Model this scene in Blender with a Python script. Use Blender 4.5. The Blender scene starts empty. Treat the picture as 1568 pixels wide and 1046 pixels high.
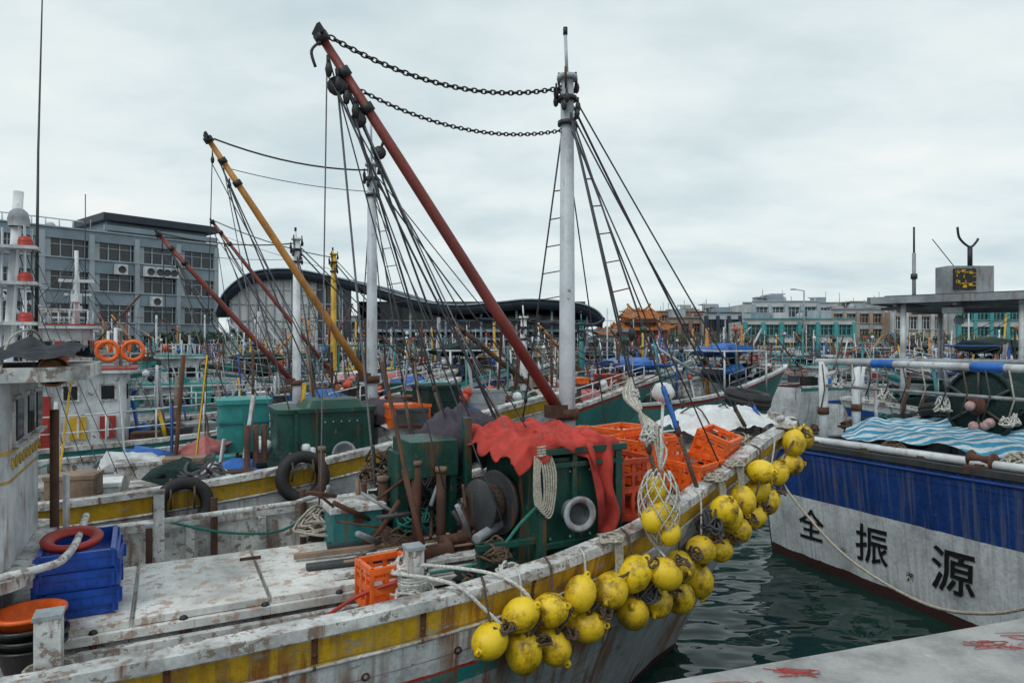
import bpy, math, random
from mathutils import Vector, Matrix, noise
R = random.Random(11)
V = Vector
scene = bpy.context.scene

# ------------------------------------------------------------------ materials
def newmat(name):
    m = bpy.data.materials.new(name); m.use_nodes = True
    nt = m.node_tree; nt.nodes.clear()
    o = nt.nodes.new('ShaderNodeOutputMaterial'); b = nt.nodes.new('ShaderNodeBsdfPrincipled')
    nt.links.new(b.outputs[0], o.inputs[0])
    return m, nt, b
def c4(c): return (c[0], c[1], c[2], 1)
def nnoise(nt, vec, scale, detail=5, rough=.6, mapscale=None):
    n = nt.nodes.new('ShaderNodeTexNoise'); n.inputs['Scale'].default_value = scale
    n.inputs['Detail'].default_value = detail; n.inputs['Roughness'].default_value = rough
    if mapscale:
        mp = nt.nodes.new('ShaderNodeMapping'); mp.inputs['Scale'].default_value = mapscale
        nt.links.new(vec, mp.inputs[0]); vec = mp.outputs[0]
    nt.links.new(vec, n.inputs['Vector']); return n.outputs[0]
def ramp(nt, fac, stops, const=False):
    r = nt.nodes.new('ShaderNodeValToRGB'); e = r.color_ramp.elements
    if const: r.color_ramp.interpolation = 'CONSTANT'
    while len(e) < len(stops): e.new(.5)
    for i, (p, c) in enumerate(stops):
        e[i].position = p; e[i].color = c4(c) if not isinstance(c, (int, float)) else (c, c, c, 1)
    nt.links.new(fac, r.inputs[0]); return r.outputs[0]
def mix(nt, fac, a, b, typ='MIX'):
    m = nt.nodes.new('ShaderNodeMix'); m.data_type = 'RGBA'; m.blend_type = typ
    for s, i in ((fac, 0), (a, 6), (b, 7)):
        if hasattr(s, 'is_linked'): nt.links.new(s, m.inputs[i])
        elif i == 0: m.inputs[0].default_value = s
        else: m.inputs[i].default_value = c4(s)
    return m.outputs[2]
def math_(nt, op, a, b=0.0):
    m = nt.nodes.new('ShaderNodeMath'); m.operation = op
    for i, s in enumerate((a, b)):
        if hasattr(s, 'is_linked'): nt.links.new(s, m.inputs[i])
        else: m.inputs[i].default_value = s
    return m.outputs[0]
def bump(nt, b, h, strength=.3, dist=.01):
    n = nt.nodes.new('ShaderNodeBump'); n.inputs['Strength'].default_value = strength
    n.inputs['Distance'].default_value = dist
    nt.links.new(h, n.inputs['Height']); nt.links.new(n.outputs[0], b.inputs['Normal'])
RUST = (.17, .06, .02)
def paint(name, col, rough=.5, grime=.6, rust=.25, chip=.2, chipcol=(.12, .09, .07), s=1., metal=0., bmp=.3):
    m, nt, b = newmat(name)
    tc = nt.nodes.new('ShaderNodeTexCoord').outputs['Object']
    g = nnoise(nt, tc, 2.3*s, 8, .65)
    gr = ramp(nt, g, [(.3, 1-grime), (.6, 1.)])
    c = mix(nt, 1., col, gr, 'MULTIPLY')
    fine = nnoise(nt, tc, 30*s, 5, .7)
    c = mix(nt, .35*grime, c, ramp(nt, fine, [(.35, .35), (.6, 1.)]), 'MULTIPLY')
    if rust > 0:
        st = nnoise(nt, tc, 1.*s, 6, .65, (8, 8, 1.1))
        f = ramp(nt, st, [(.62-.16*rust, 0.), (.74-.1*rust, min(1, .5+rust))])
        c = mix(nt, f, c, RUST)
    if chip > 0:
        ch = nnoise(nt, tc, 9*s, 7, .7)
        f = ramp(nt, ch, [(.68-.14*chip, 0.), (.70-.14*chip, .9)])
        c = mix(nt, f, c, chipcol)
    nt.links.new(c, b.inputs['Base Color'])
    b.inputs['Metallic'].default_value = metal
    rr = ramp(nt, fine, [(.3, max(.05, rough-.12)), (.7, min(1, rough+.2))])
    nt.links.new(rr, b.inputs['Roughness'])
    bump(nt, b, fine, bmp, .01)
    return m
def hullmat(name, bands, bootz=.1, bootcol=(.06, .02, .02), rust=.4, seam=.17, rough=.42):
    m, nt, b = newmat(name)
    t = nt.nodes.new('ShaderNodeTexCoord'); uv = t.outputs['UV']; ob = t.outputs['Object']
    sp = nt.nodes.new('ShaderNodeSeparateXYZ'); nt.links.new(uv, sp.inputs[0])
    so = nt.nodes.new('ShaderNodeSeparateXYZ'); nt.links.new(ob, so.inputs[0])
    wob = nnoise(nt, uv, 5, 6, .7)
    off = math_(nt, 'ADD', sp.outputs[1], math_(nt, 'MULTIPLY', math_(nt, 'SUBTRACT', wob, .5), .035))
    fac = math_(nt, 'DIVIDE', off, 2.)
    c = ramp(nt, fac, [(p/2, q) for p, q in bands], True)
    g = nnoise(nt, ob, 1.7, 9, .68)
    c = mix(nt, 1., c, ramp(nt, g, [(.3, (.52, .53, .53)), (.56, (1, 1, 1))]), 'MULTIPLY')
    fine = nnoise(nt, ob, 24, 6, .7)
    c = mix(nt, .4, c, ramp(nt, fine, [(.35, .4), (.56, 1.)]), 'MULTIPLY')
    if seam:
        fr = math_(nt, 'FRACT', math_(nt, 'DIVIDE', sp.outputs[1], seam))
        sm = math_(nt, 'LESS_THAN', fr, .045)
        smf = math_(nt, 'MULTIPLY', sm, ramp(nt, g, [(.4, .2), (.6, .75)]))
        c = mix(nt, smf, c, (.12, .1, .09))
    st = nnoise(nt, uv, 1., 7, .65, (9, .9, 1))
    patch = nnoise(nt, uv, 1.1, 3, .6)
    f = math_(nt, 'MULTIPLY', ramp(nt, st, [(.6-.16*rust, 0.), (.7-.14*rust, 1.)]), ramp(nt, patch, [(.42, .12), (.55, 1.)]))
    c = mix(nt, math_(nt, 'MULTIPLY', f, min(.92, rust*1.5)), c, (.23, .085, .025))
    st2 = nnoise(nt, uv, 1., 5, .6, (22, .8, 1))
    c = mix(nt, ramp(nt, st2, [(.48, 0.), (.72, .55)]), c, (.2, .19, .17))
    ch = nnoise(nt, uv, 5, 10, .76, (1, 2.2, 1))
    f2 = ramp(nt, ch, [(.655-.09*rust, 0.), (.668-.09*rust, .9)])
    c = mix(nt, f2, c, mix(nt, ramp(nt, g, [(.45, 0.), (.55, 1.)]), (.2, .12, .08), (.38, .35, .31)))
    bz = math_(nt, 'LESS_THAN', math_(nt, 'ADD', so.outputs[2], math_(nt, 'MULTIPLY', math_(nt, 'SUBTRACT', g, .5), .08)), bootz)
    c = mix(nt, bz, c, bootcol)
    nt.links.new(c, b.inputs['Base Color'])
    nt.links.new(ramp(nt, fine, [(.3, rough-.1), (.7, rough+.25)]), b.inputs['Roughness'])
    h = math_(nt, 'SUBTRACT', fine, math_(nt, 'MULTIPLY', f2, .5))
    if seam:
        h = math_(nt, 'SUBTRACT', h, math_(nt, 'MULTIPLY', sm, 1.2))
    bump(nt, b, h, .4, .012)
    return m
def simple(name, col, rough=.6, metal=0., s=20, var=.5):
    m, nt, b = newmat(name)
    tc = nt.nodes.new('ShaderNodeTexCoord').outputs['Object']
    f = nnoise(nt, tc, s, 5, .65)
    c = mix(nt, 1., col, ramp(nt, f, [(.32, 1-var), (.62, 1.)]), 'MULTIPLY')
    nt.links.new(c, b.inputs['Base Color']); b.inputs['Roughness'].default_value = rough
    b.inputs['Metallic'].default_value = metal
    bump(nt, b, f, .3, .008)
    return m

M = {}
M['white'] = paint('white_paint', (.66, .7, .73), grime=.6, rust=.4, chip=.35)
M['cleanwhite'] = paint('clean_white_paint', (.72, .76, .79), grime=.4, rust=.22, chip=.05)
M['mast'] = paint('mast_paint', (.5, .55, .6), grime=.4, rust=.28, chip=.12, rough=.4)
M['wornwhite'] = paint('worn_white_paint', (.7, .72, .72), grime=.75, rust=.55, chip=.95, chipcol=(.2, .16, .13), s=1.3)
M['deck'] = paint('hatch_boards', (.76, .77, .75), grime=.55, rust=.3, chip=.95, chipcol=(.42, .31, .25))
M['grey'] = paint('grey_paint', (.32, .36, .39), grime=.6, rust=.4, chip=.2)
M['dkgrey'] = paint('dark_grey', (.05, .055, .06), grime=.5, rust=.3, chip=.1)
M['black'] = simple('black_iron', (.018, .018, .02), .5)
M['rubber'] = simple('tyre_rubber', (.02, .021, .023), .7, var=.5, s=9)
M['rusty'] = paint('rusty_iron', (.11, .05, .032), grime=.7, rust=.5, chip=.3, rough=.8)
M['redboom'] = paint('red_brown_paint', (.23, .045, .035), grime=.45, rust=.3, chip=.15, rough=.45)
M['orboom'] = paint('ochre_paint', (.55, .24, .05), grime=.5, rust=.35, chip=.15)
M['yellow'] = paint('yellow_paint', (.7, .43, .02), grime=.6, rust=.5, chip=.35)
M['green'] = paint('dark_green_paint', (.008, .08, .06), grime=.7, rust=.35, chip=.35, rough=.42)
M['teal'] = paint('teal_paint', (.03, .24, .25), grime=.6, rust=.3, chip=.25)
M['turq'] = paint('turquoise_paint', (.04, .34, .33), grime=.55, rust=.25, chip=.2)
M['blue'] = paint('blue_paint', (.015, .07, .32), grime=.5, rust=.15, chip=.2)
M['red'] = paint('red_paint', (.42, .035, .025), grime=.5, rust=.2, chip=.15)
M['orange'] = simple('orange_plastic', (.9, .15, .018), .45, s=12, var=.4)
M['bluepl'] = simple('blue_plastic', (.01, .075, .42), .4, s=9, var=.5)
M['blkpl'] = simple('black_plastic', (.02, .02, .022), .4)
M['cloth'] = simple('coral_cloth', (.52, .055, .042), .95, s=5, var=.45)
M['tarp'] = simple('dark_tarp', (.02, .025, .035), .8, s=6)
M['purple'] = simple('mauve_tarp', (.07, .06, .08), .9, s=5)
M['bluetarp'] = simple('blue_tarp', (.02, .14, .5), .5, s=5)
M['pinktarp'] = simple('pink_tarp', (.5, .16, .16), .7, s=5)
M['rope'] = simple('pale_rope', (.46, .43, .36), .9, s=60, var=.6)
M['ropew'] = simple('white_rope', (.64, .64, .61), .9, s=60, var=.6)
M['ropeb'] = simple('brown_rope', (.12, .085, .06), .95, s=60, var=.6)
M['ropeg'] = simple('green_rope', (.03, .2, .16), .9, s=60, var=.6)
M['wire'] = simple('rigging_line', (.06, .065, .075), .7, s=50)
M['wirel'] = simple('grey_rigging_line', (.22, .23, .25), .7, s=50)
M['wood'] = paint('weathered_wood', (.3, .21, .15), grime=.7, rust=.1, chip=.2, rough=.85)
M['foam'] = simple('foam_box', (.74, .77, .79), .8, s=8, var=.3)
M['glass'] = simple('dark_glass', (.012, .016, .02), .12, s=2, var=.3)
M['gold'] = simple('gold_paint', (.5, .33, .06), .5)
M['pink'] = simple('pink_float', (.55, .36, .34), .6)
M['redbuoy'] = simple('red_buoy', (.62, .08, .03), .5, s=8)
M['netg'] = simple('green_net', (.008, .035, .032), .95, s=40, var=.8)
M['netb'] = simple('brown_net', (.09, .055, .04), .95, s=40, var=.8)
M['ink'] = simple('black_letter_paint', (.014, .014, .016), .5)
M['lens'] = simple('brass_lamp', (.22, .1, .04), .35, .6)
def floatmat():
    m, nt, b = newmat('float_plastic')
    t = nt.nodes.new('ShaderNodeTexCoord'); oi = nt.nodes.new('ShaderNodeObjectInfo')
    va = nt.nodes.new('ShaderNodeVectorMath'); va.operation = 'ADD'
    nt.links.new(t.outputs['Object'], va.inputs[0])
    sc = math_(nt, 'MULTIPLY', oi.outputs['Random'], 30.); nt.links.new(sc, va.inputs[1])
    n = nnoise(nt, va.outputs[0], 6, 9, .74)
    c = ramp(nt, n, [(.36, (.05, .035, .012)), (.44, (.4, .26, .012)), (.52, (.78, .54, .012)), (.7, (.85, .62, .03))])
    c = mix(nt, math_(nt, 'MULTIPLY', oi.outputs['Random'], .35), c, (.55, .35, .02))
    nt.links.new(c, b.inputs['Base Color']); b.inputs['Roughness'].default_value = .42
    bump(nt, b, n, .4, .02); return m
M['float'] = floatmat()
def stripemat():
    m, nt, b = newmat('striped_tarp')
    t = nt.nodes.new('ShaderNodeTexCoord').outputs['Object']
    w = nt.nodes.new('ShaderNodeTexWave'); w.inputs['Scale'].default_value = 3.2; w.inputs['Distortion'].default_value = 3.2
    w.inputs['Detail'].default_value = 2; w.bands_direction = 'Y'
    nt.links.new(t, w.inputs[0])
    c = ramp(nt, w.outputs[1], [(.42, (.62, .72, .77)), (.5, (.04, .3, .5))])
    n = nnoise(nt, t, 5, 7, .65); c = mix(nt, .6, c, ramp(nt, n, [(.35, .4), (.6, 1.)]), 'MULTIPLY')
    nt.links.new(c, b.inputs['Base Color']); b.inputs['Roughness'].default_value = .6
    bump(nt, b, n, .9, .09); return m
M['stripe'] = stripemat()
Y = (.66, .4, .015); W = (.68, .73, .76)
M['hull_main'] = hullmat('main_hull_paint', [(0, W), (.03, Y), (.18, W), (.43, (.5, .04, .03)), (.455, (.01, .27, .28)), (.55, (.42, .48, .52))], bootz=.08, rust=.95)
M['hull_y'] = hullmat('yellow_white_hull_paint', [(0, Y), (.18, W), (.62, (.02, .2, .25)), (.72, W)], rust=.6)
M['hull_r'] = hullmat('blue_white_hull_paint', [(0, (.02, .05, .12)), (.03, (.006, .05, .24)), (.16, (.003, .03, .14)), (.175, (.006, .05, .24)), (.7, (.68, .72, .76))], bootz=.13, bootcol=(.05, .02, .02), rust=.14, seam=0)
M['hull_b1'] = hullmat('white_teal_hull_paint', [(0, (.02, .3, .3)), (.12, W)], rust=.5)
M['hull_b2'] = hullmat('white_blue_hull_paint', [(0, W), (.15, (.01, .08, .35)), (.35, W)], rust=.5)
M['hull_b3'] = hullmat('teal_hull_paint', [(0, (.45, .05, .03)), (.1, (.03, .25, .24))], rust=.5)

# ------------------------------------------------------------------ mesh builder
class MB:
    def __init__(s): s.v = []; s.f = []; s.m = []; s.s = []; s.uv = {}; s.mats = []
    def mi(s, k):
        if k not in s.mats: s.mats.append(k)
        return s.mats.index(k)
    def add(s, vs, fs, k, smooth=False, uvs=None):
        o = len(s.v); s.v += [tuple(p) for p in vs]; i = s.mi(k)
        for f in fs: s.f.append([a+o for a in f]); s.m.append(i); s.s.append(smooth)
        if uvs:
            for j, u in enumerate(uvs): s.uv[o+j] = u
    def box(s, c, d, k, rz=0., Rm=None):
        x, y, z = d[0]/2, d[1]/2, d[2]/2
        Rm = Rm or Matrix.Rotation(rz, 3, 'Z')
        vs = [V(c)+Rm @ V((a*x, b*y, e*z)) for a in (-1, 1) for b in (-1, 1) for e in (-1, 1)]
        s.add(vs, [(0, 1, 3, 2), (4, 6, 7, 5), (0, 4, 5, 1), (2, 3, 7, 6), (0, 2, 6, 4), (1, 5, 7, 3)], k)
    def beam(s, p0, p1, w, h, k):
        p0 = V(p0); p1 = V(p1); d = (p1-p0); L = d.length
        q = d.to_track_quat('X', 'Z').to_matrix()
        s.box((p0+p1)/2, (L, w, h), k, Rm=q)
    def tube(s, pts, r, k, n=6, closed=False, caps=True):
        pts = [V(p) for p in pts]; N = len(pts)
        if N < 2: return
        rr = r if isinstance(r, (list, tuple)) else [r]*N
        up = None; vs = []
        for i, p in enumerate(pts):
            a = pts[(i-1) % N] if (i or closed) else p; b = pts[(i+1) % N] if (i < N-1 or closed) else p
            t = (b-a)
            if t.length < 1e-8: t = V((0, 0, 1))
            t.normalize()
            if up is None: up = t.orthogonal().normalized()
            else:
                up = up-t*up.dot(t)
                up = up.normalized() if up.length > 1e-5 else t.orthogonal().normalized()
            w = t.cross(up)
            for j in range(n):
                an = 2*math.pi*j/n
                vs.append(p+(up*math.cos(an)+w*math.sin(an))*rr[i])
        fs = []
        for i in range(N if closed else N-1):
            i2 = (i+1) % N
            for j in range(n):
                j2 = (j+1) % n; fs.append((i*n+j, i*n+j2, i2*n+j2, i2*n+j))
        if caps and not closed:
            fs.append(tuple(range(n-1, -1, -1))); fs.append(tuple((N-1)*n+j for j in range(n)))
        s.add(vs, fs, k, True)
    def lathe(s, c, ax, prof, k, n=20, closed=False):
        c = V(c); ax = V(ax).normalized(); a = ax.orthogonal().normalized(); b = ax.cross(a); vs = []; P = len(prof)
        for (r, h) in prof:
            for j in range(n):
                an = 2*math.pi*j/n; vs.append(c+ax*h+(a*math.cos(an)+b*math.sin(an))*r)
        fs = []
        for i in range(P if closed else P-1):
            i2 = (i+1) % P
            for j in range(n):
                j2 = (j+1) % n; fs.append((i*n+j, i*n+j2, i2*n+j2, i2*n+j))
        s.add(vs, fs, k, True)
    def ball(s, c, r, k, n=12, sc=(1, 1, 1), wob=0, fr=1.7):
        vs = []; c = V(c)
        for i in range(n//2+1):
            th = math.pi*i/(n//2)
            for j in range(n):
                ph = 2*math.pi*j/n
                d = V((math.sin(th)*math.cos(ph), math.sin(th)*math.sin(ph), math.cos(th)))
                rr = r*(1+wob*noise.noise(d*fr+c)) if wob else r
                vs.append(c+V((d.x*sc[0], d.y*sc[1], d.z*sc[2]))*rr)
        fs = [(i*n+j, (i+1)*n+j, (i+1)*n+(j+1) % n, i*n+(j+1) % n) for i in range(n//2) for j in range(n)]
        s.add(vs, fs, k, True)
    def tyre(s, c, ax, Ro, w, k='rubber', n=28):
        pr = [(Ro*.56, -w*.32), (Ro*.62, -w*.5), (Ro*.85, -w*.55), (Ro*.95, -w*.46), (Ro*.97, -w*.3), (Ro, -w*.28), (Ro, -w*.05), (Ro*.97, -w*.04), (Ro*.97, w*.04), (Ro, w*.05), (Ro, w*.28), (Ro*.97, w*.3), (Ro*.95, w*.46), (Ro*.85, w*.55), (Ro*.62, w*.5), (Ro*.56, w*.32), (Ro*.62, w*.25), (Ro*.85, w*.3), (Ro*.85, -w*.3), (Ro*.62, -w*.25)]
        s.lathe(c, ax, pr, k, n, True)
    def grid(s, fn, nu, nv, k, smooth=True):
        vs = [fn(i/nu, j/nv) for i in range(nu+1) for j in range(nv+1)]
        fs = [(i*(nv+1)+j, (i+1)*(nv+1)+j, (i+1)*(nv+1)+j+1, i*(nv+1)+j+1) for i in range(nu) for j in range(nv)]
        s.add(vs, fs, k, smooth)
    def build(s, name, parent=None, bevel=0, solid=0, M4=None):
        me = bpy.data.meshes.new(name); me.from_pydata(s.v, [], s.f)
        for k in s.mats: me.materials.append(M[k])
        me.polygons.foreach_set('material_index', s.m); me.polygons.foreach_set('use_smooth', s.s)
        if s.uv:
            ul = me.uv_layers.new(name='UVMap')
            for l in me.loops:
                ul.data[l.index].uv = s.uv.get(l.vertex_index, (0, 0))
        me.update()
        ob = bpy.data.objects.new(name, me); scene.collection.objects.link(ob)
        if parent: ob.parent = parent
        if M4 is not None: ob.matrix_world = M4
        if solid:
            md = ob.modifiers.new('s', 'SOLIDIFY'); md.thickness = solid
        if bevel:
            md = ob.modifiers.new('b', 'BEVEL'); md.width = bevel; md.segments = 2; md.limit_method = 'ANGLE'; md.angle_limit = .9
        return ob
def empty(name, loc=(0, 0, 0), rz=0.):
    e = bpy.data.objects.new(name, None); scene.collection.objects.link(e)
    e.location = loc; e.rotation_euler = (0, 0, rz); return e
def sag(p0, p1, s, n=10):
    p0 = V(p0); p1 = V(p1)
    return [p0.lerp(p1, i/n)-V((0, 0, 4*s*(i/n)*(1-i/n))) for i in range(n+1)]
def smoothpts(P, k=5, closed=False):
    P = [V(p) for p in P]; N = len(P); out = []
    rng = N if closed else N-1
    for i in range(rng):
        g = (lambda q: P[q % N]) if closed else (lambda q: P[max(0, min(N-1, q))])
        a, b, c, d = g(i-1), g(i), g(i+1), g(i+2)
        for j in range(k):
            t = j/k
            out.append(.5*((2*b)+(c-a)*t+(2*a-5*b+4*c-d)*t*t+(3*b-a-3*c+d)*t**3))
    if not closed: out.append(P[-1])
    return out
def tangle(mb, c, rad, n, r, k, zs=.35, seg=12, rng=R, nn=5):
    for _ in range(n):
        P = []
        a = rng.uniform(0, 6.28)
        for i in range(seg):
            a += rng.uniform(.5, 1.3); q = rad*rng.uniform(.35, 1)
            P.append(V(c)+V((math.cos(a)*q, math.sin(a)*q, rng.uniform(0, 1)*rad*zs*2*(1.1-q/rad))))
        mb.tube(smoothpts(P, 4), r, k, nn)
def netpile(mb, c, rad, k, rk, rng=R, n=9, r=.01, zs=.5):
    mb.ball(c, rad, k, 20, (1.2, 1, zs), .8, 2.6); tangle(mb, V(c)-V((0, 0, rad*.1)), rad*1.15, n, r, rk, zs, 12, rng)
def wrap(mb, p, rad, turns, r, k):
    P = []
    for i in range(turns*12):
        a = i*2*math.pi/12; P.append(V(p)+V((math.cos(a)*rad, math.sin(a)*rad, r*1.7*i/12)))
    mb.tube(P, r, k, 5)
def curve(pts):
    pts = sorted(pts); X = [p[0] for p in pts]; Yv = [p[1] for p in pts]; n = len(X); D = []
    for i in range(n):
        if i == 0: D.append((Yv[1]-Yv[0])/(X[1]-X[0]))
        elif i == n-1: D.append((Yv[-1]-Yv[-2])/(X[-1]-X[-2]))
        else:
            a = (Yv[i]-Yv[i-1])/(X[i]-X[i-1]); b = (Yv[i+1]-Yv[i])/(X[i+1]-X[i]); D.append((a+b)/2)
    def f(x):
        if x <= X[0]: return Yv[0]
        if x >= X[-1]: return Yv[-1]
        for i in range(n-1):
            if x <= X[i+1]: break
        h = X[i+1]-X[i]; t = (x-X[i])/h
        return (2*t**3-3*t*t+1)*Yv[i]+(t**3-2*t*t+t)*h*D[i]+(-2*t**3+3*t*t)*Yv[i+1]+(t**3-t*t)*h*D[i+1]
    return f
clamp = lambda x, a=0., b=1.: max(a, min(b, x))

# ------------------------------------------------------------------ hull
class Hull:
    def __init__(s, L, bp, zp, rake=1.95, flare=.75, low=.2, flen=4.5):
        s.L = L; s.B = curve(bp); s.Z = curve(zp); s.rake = rake; s.fl = flare; s.low = low; s.flen = flen
    def side(s, u, t, sg=-1):
        z = s.Z(u)*(1-t)-.4*t
        k = max(0, 1+u/5)**1.5
        fl = s.low+(s.fl-s.low)*clamp(1+u/s.flen)
        return V((u-s.rake*(t**.9)*k, sg*s.B(u)*(1-fl*t**1.25), z))
    def off(s, u, o, sg=-1): return s.side(u, o/(s.Z(u)+.4), sg)
    def us(s, n):
        return [-s.L*(i/n)**1.5 for i in range(n+1)]
    def build(s, mb, hm, cap='wornwhite', inm='wornwhite', dk='deck', dz=1., fu=-2.7, fdz=.12, n=44, nt=12, ribs=True, capw=.12, strake=None, caph=.055):
        U = s.us(n)
        for sg in (-1, 1):
            vs = []; uv = []; fs = []
            for i, u in enumerate(U):
                for j in range(nt+1):
                    t = j/nt; p = s.side(u, t, sg); vs.append(p); uv.append((-u+sg*3+20, s.Z(u)-p.z))
            for i in range(n):
                for j in range(nt):
                    a = i*(nt+1)+j; q = (a, a+1, a+nt+2, a+nt+1)
                    fs.append(q if sg < 0 else q[::-1])
            mb.add(vs, fs, hm, True, uv)
            co = []; ci = []
            for i, u in enumerate(U):
                du = .02; d = V((du, s.B(min(0, u+du))-s.B(u-du), 0)) if i else V((.02, -.05, 0))
                nv = V((-d.y, d.x, 0)).normalized(); p = V((u, s.B(u), 0))
                a = p+nv*.03; b = p-nv*capw; b.y = max(0, b.y)
                co.append(V((a.x, sg*a.y, s.Z(u)))); ci.append(V((b.x, sg*b.y, s.Z(u))))
            vs = []; fs = []; vd = []
            for k_, (a, b) in enumerate(zip(co, ci)):
                jz = .004*math.sin(k_*1.7)
                vs += [a-V((0, 0, .01)), a+V((0, 0, caph+jz)), b+V((0, 0, caph+jz)), b-V((0, 0, .01))]
            for i in range(n):
                for j in range(4):
                    q = (i*4+j, i*4+(j+1) % 4, (i+1)*4+(j+1) % 4, (i+1)*4+j); fs.append(q)
            mb.add(vs, fs, cap)
            vs = []; fs = []
            for u, b in zip(U, ci):
                zz = s.Z(u)-fdz if u > fu else dz
                q = V((b.x, sg*max(0, abs(b.y)+.03), 0))
                vs += [V((q.x, q.y, s.Z(u))), V((q.x, q.y, zz-.01))]
                vd += [V((q.x, q.y, zz)), V((q.x, 0, zz+(.07 if u > fu else .03)))]
            for i in range(n):
                f = (i*2, i*2+1, i*2+3, i*2+2); fs.append(f if sg > 0 else f[::-1])
            mb.add(vs, fs, inm)
            mb.add(vd, fs, dk)
            if ribs:
                u = fu-.3
                while u > -s.L:
                    y = s.B(u)-capw
                    mb.box((u, sg*(y), (s.Z(u)+dz)/2), (.07, .1, s.Z(u)-dz-.02), inm); u -= .62
            if strake:
                for o, r, k in strake:
                    mb.tube([s.off(u, o, sg) for u in U[1:]], r, k, 6)
        u = -s.L
        ring = [s.side(u, j/nt, -1) for j in range(nt+1)]+[s.side(u, j/nt, 1) for j in range(nt, -1, -1)]
        mb.add(ring, [tuple(range(len(ring)))], 'white')
        mb.tube([s.side(0, j/nt, -1)+V((.01, .02, 0)) for j in range(nt+1)], .035, cap, 6)
        b = s.B(fu)-capw; mb.box((fu, 0, (dz+s.Z(fu)-fdz)/2), (.05, 2*b, s.Z(fu)-fdz-dz+.05), inm)

def block(mb, p, r=.05, k='black'):
    mb.ball(p, r, k, 8, (.6, .8, 1.3)); mb.tube([V(p)+V((0, 0, r)), V(p)+V((0, 0, r*2.2))], r*.25, k, 5)
def chain(mb, P, link, r, k):
    d = [0]
    for a, b in zip(P, P[1:]): d.append(d[-1]+(b-a).length)
    n = int(d[-1]/(link*.72)); Q = []
    for i in range(n+1):
        x = d[-1]*i/n
        for j in range(len(P)-1):
            if x <= d[j+1]+1e-6: break
        Q.append(P[j].lerp(P[j+1], (x-d[j])/(d[j+1]-d[j])))
    for i in range(n):
        a, b = Q[i], Q[i+1]; t = (b-a).normalized(); c = (a+b)/2
        s = t.cross(V((0, 0, 1))).normalized()
        w = s if i % 2 else t.cross(s)
        L = []
        for q in range(10):
            an = q*.6283; L.append(c+t*math.cos(an)*link*.5+w*math.sin(an)*link*.3)
        mb.tube(L, r, k, 5, True)
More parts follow.
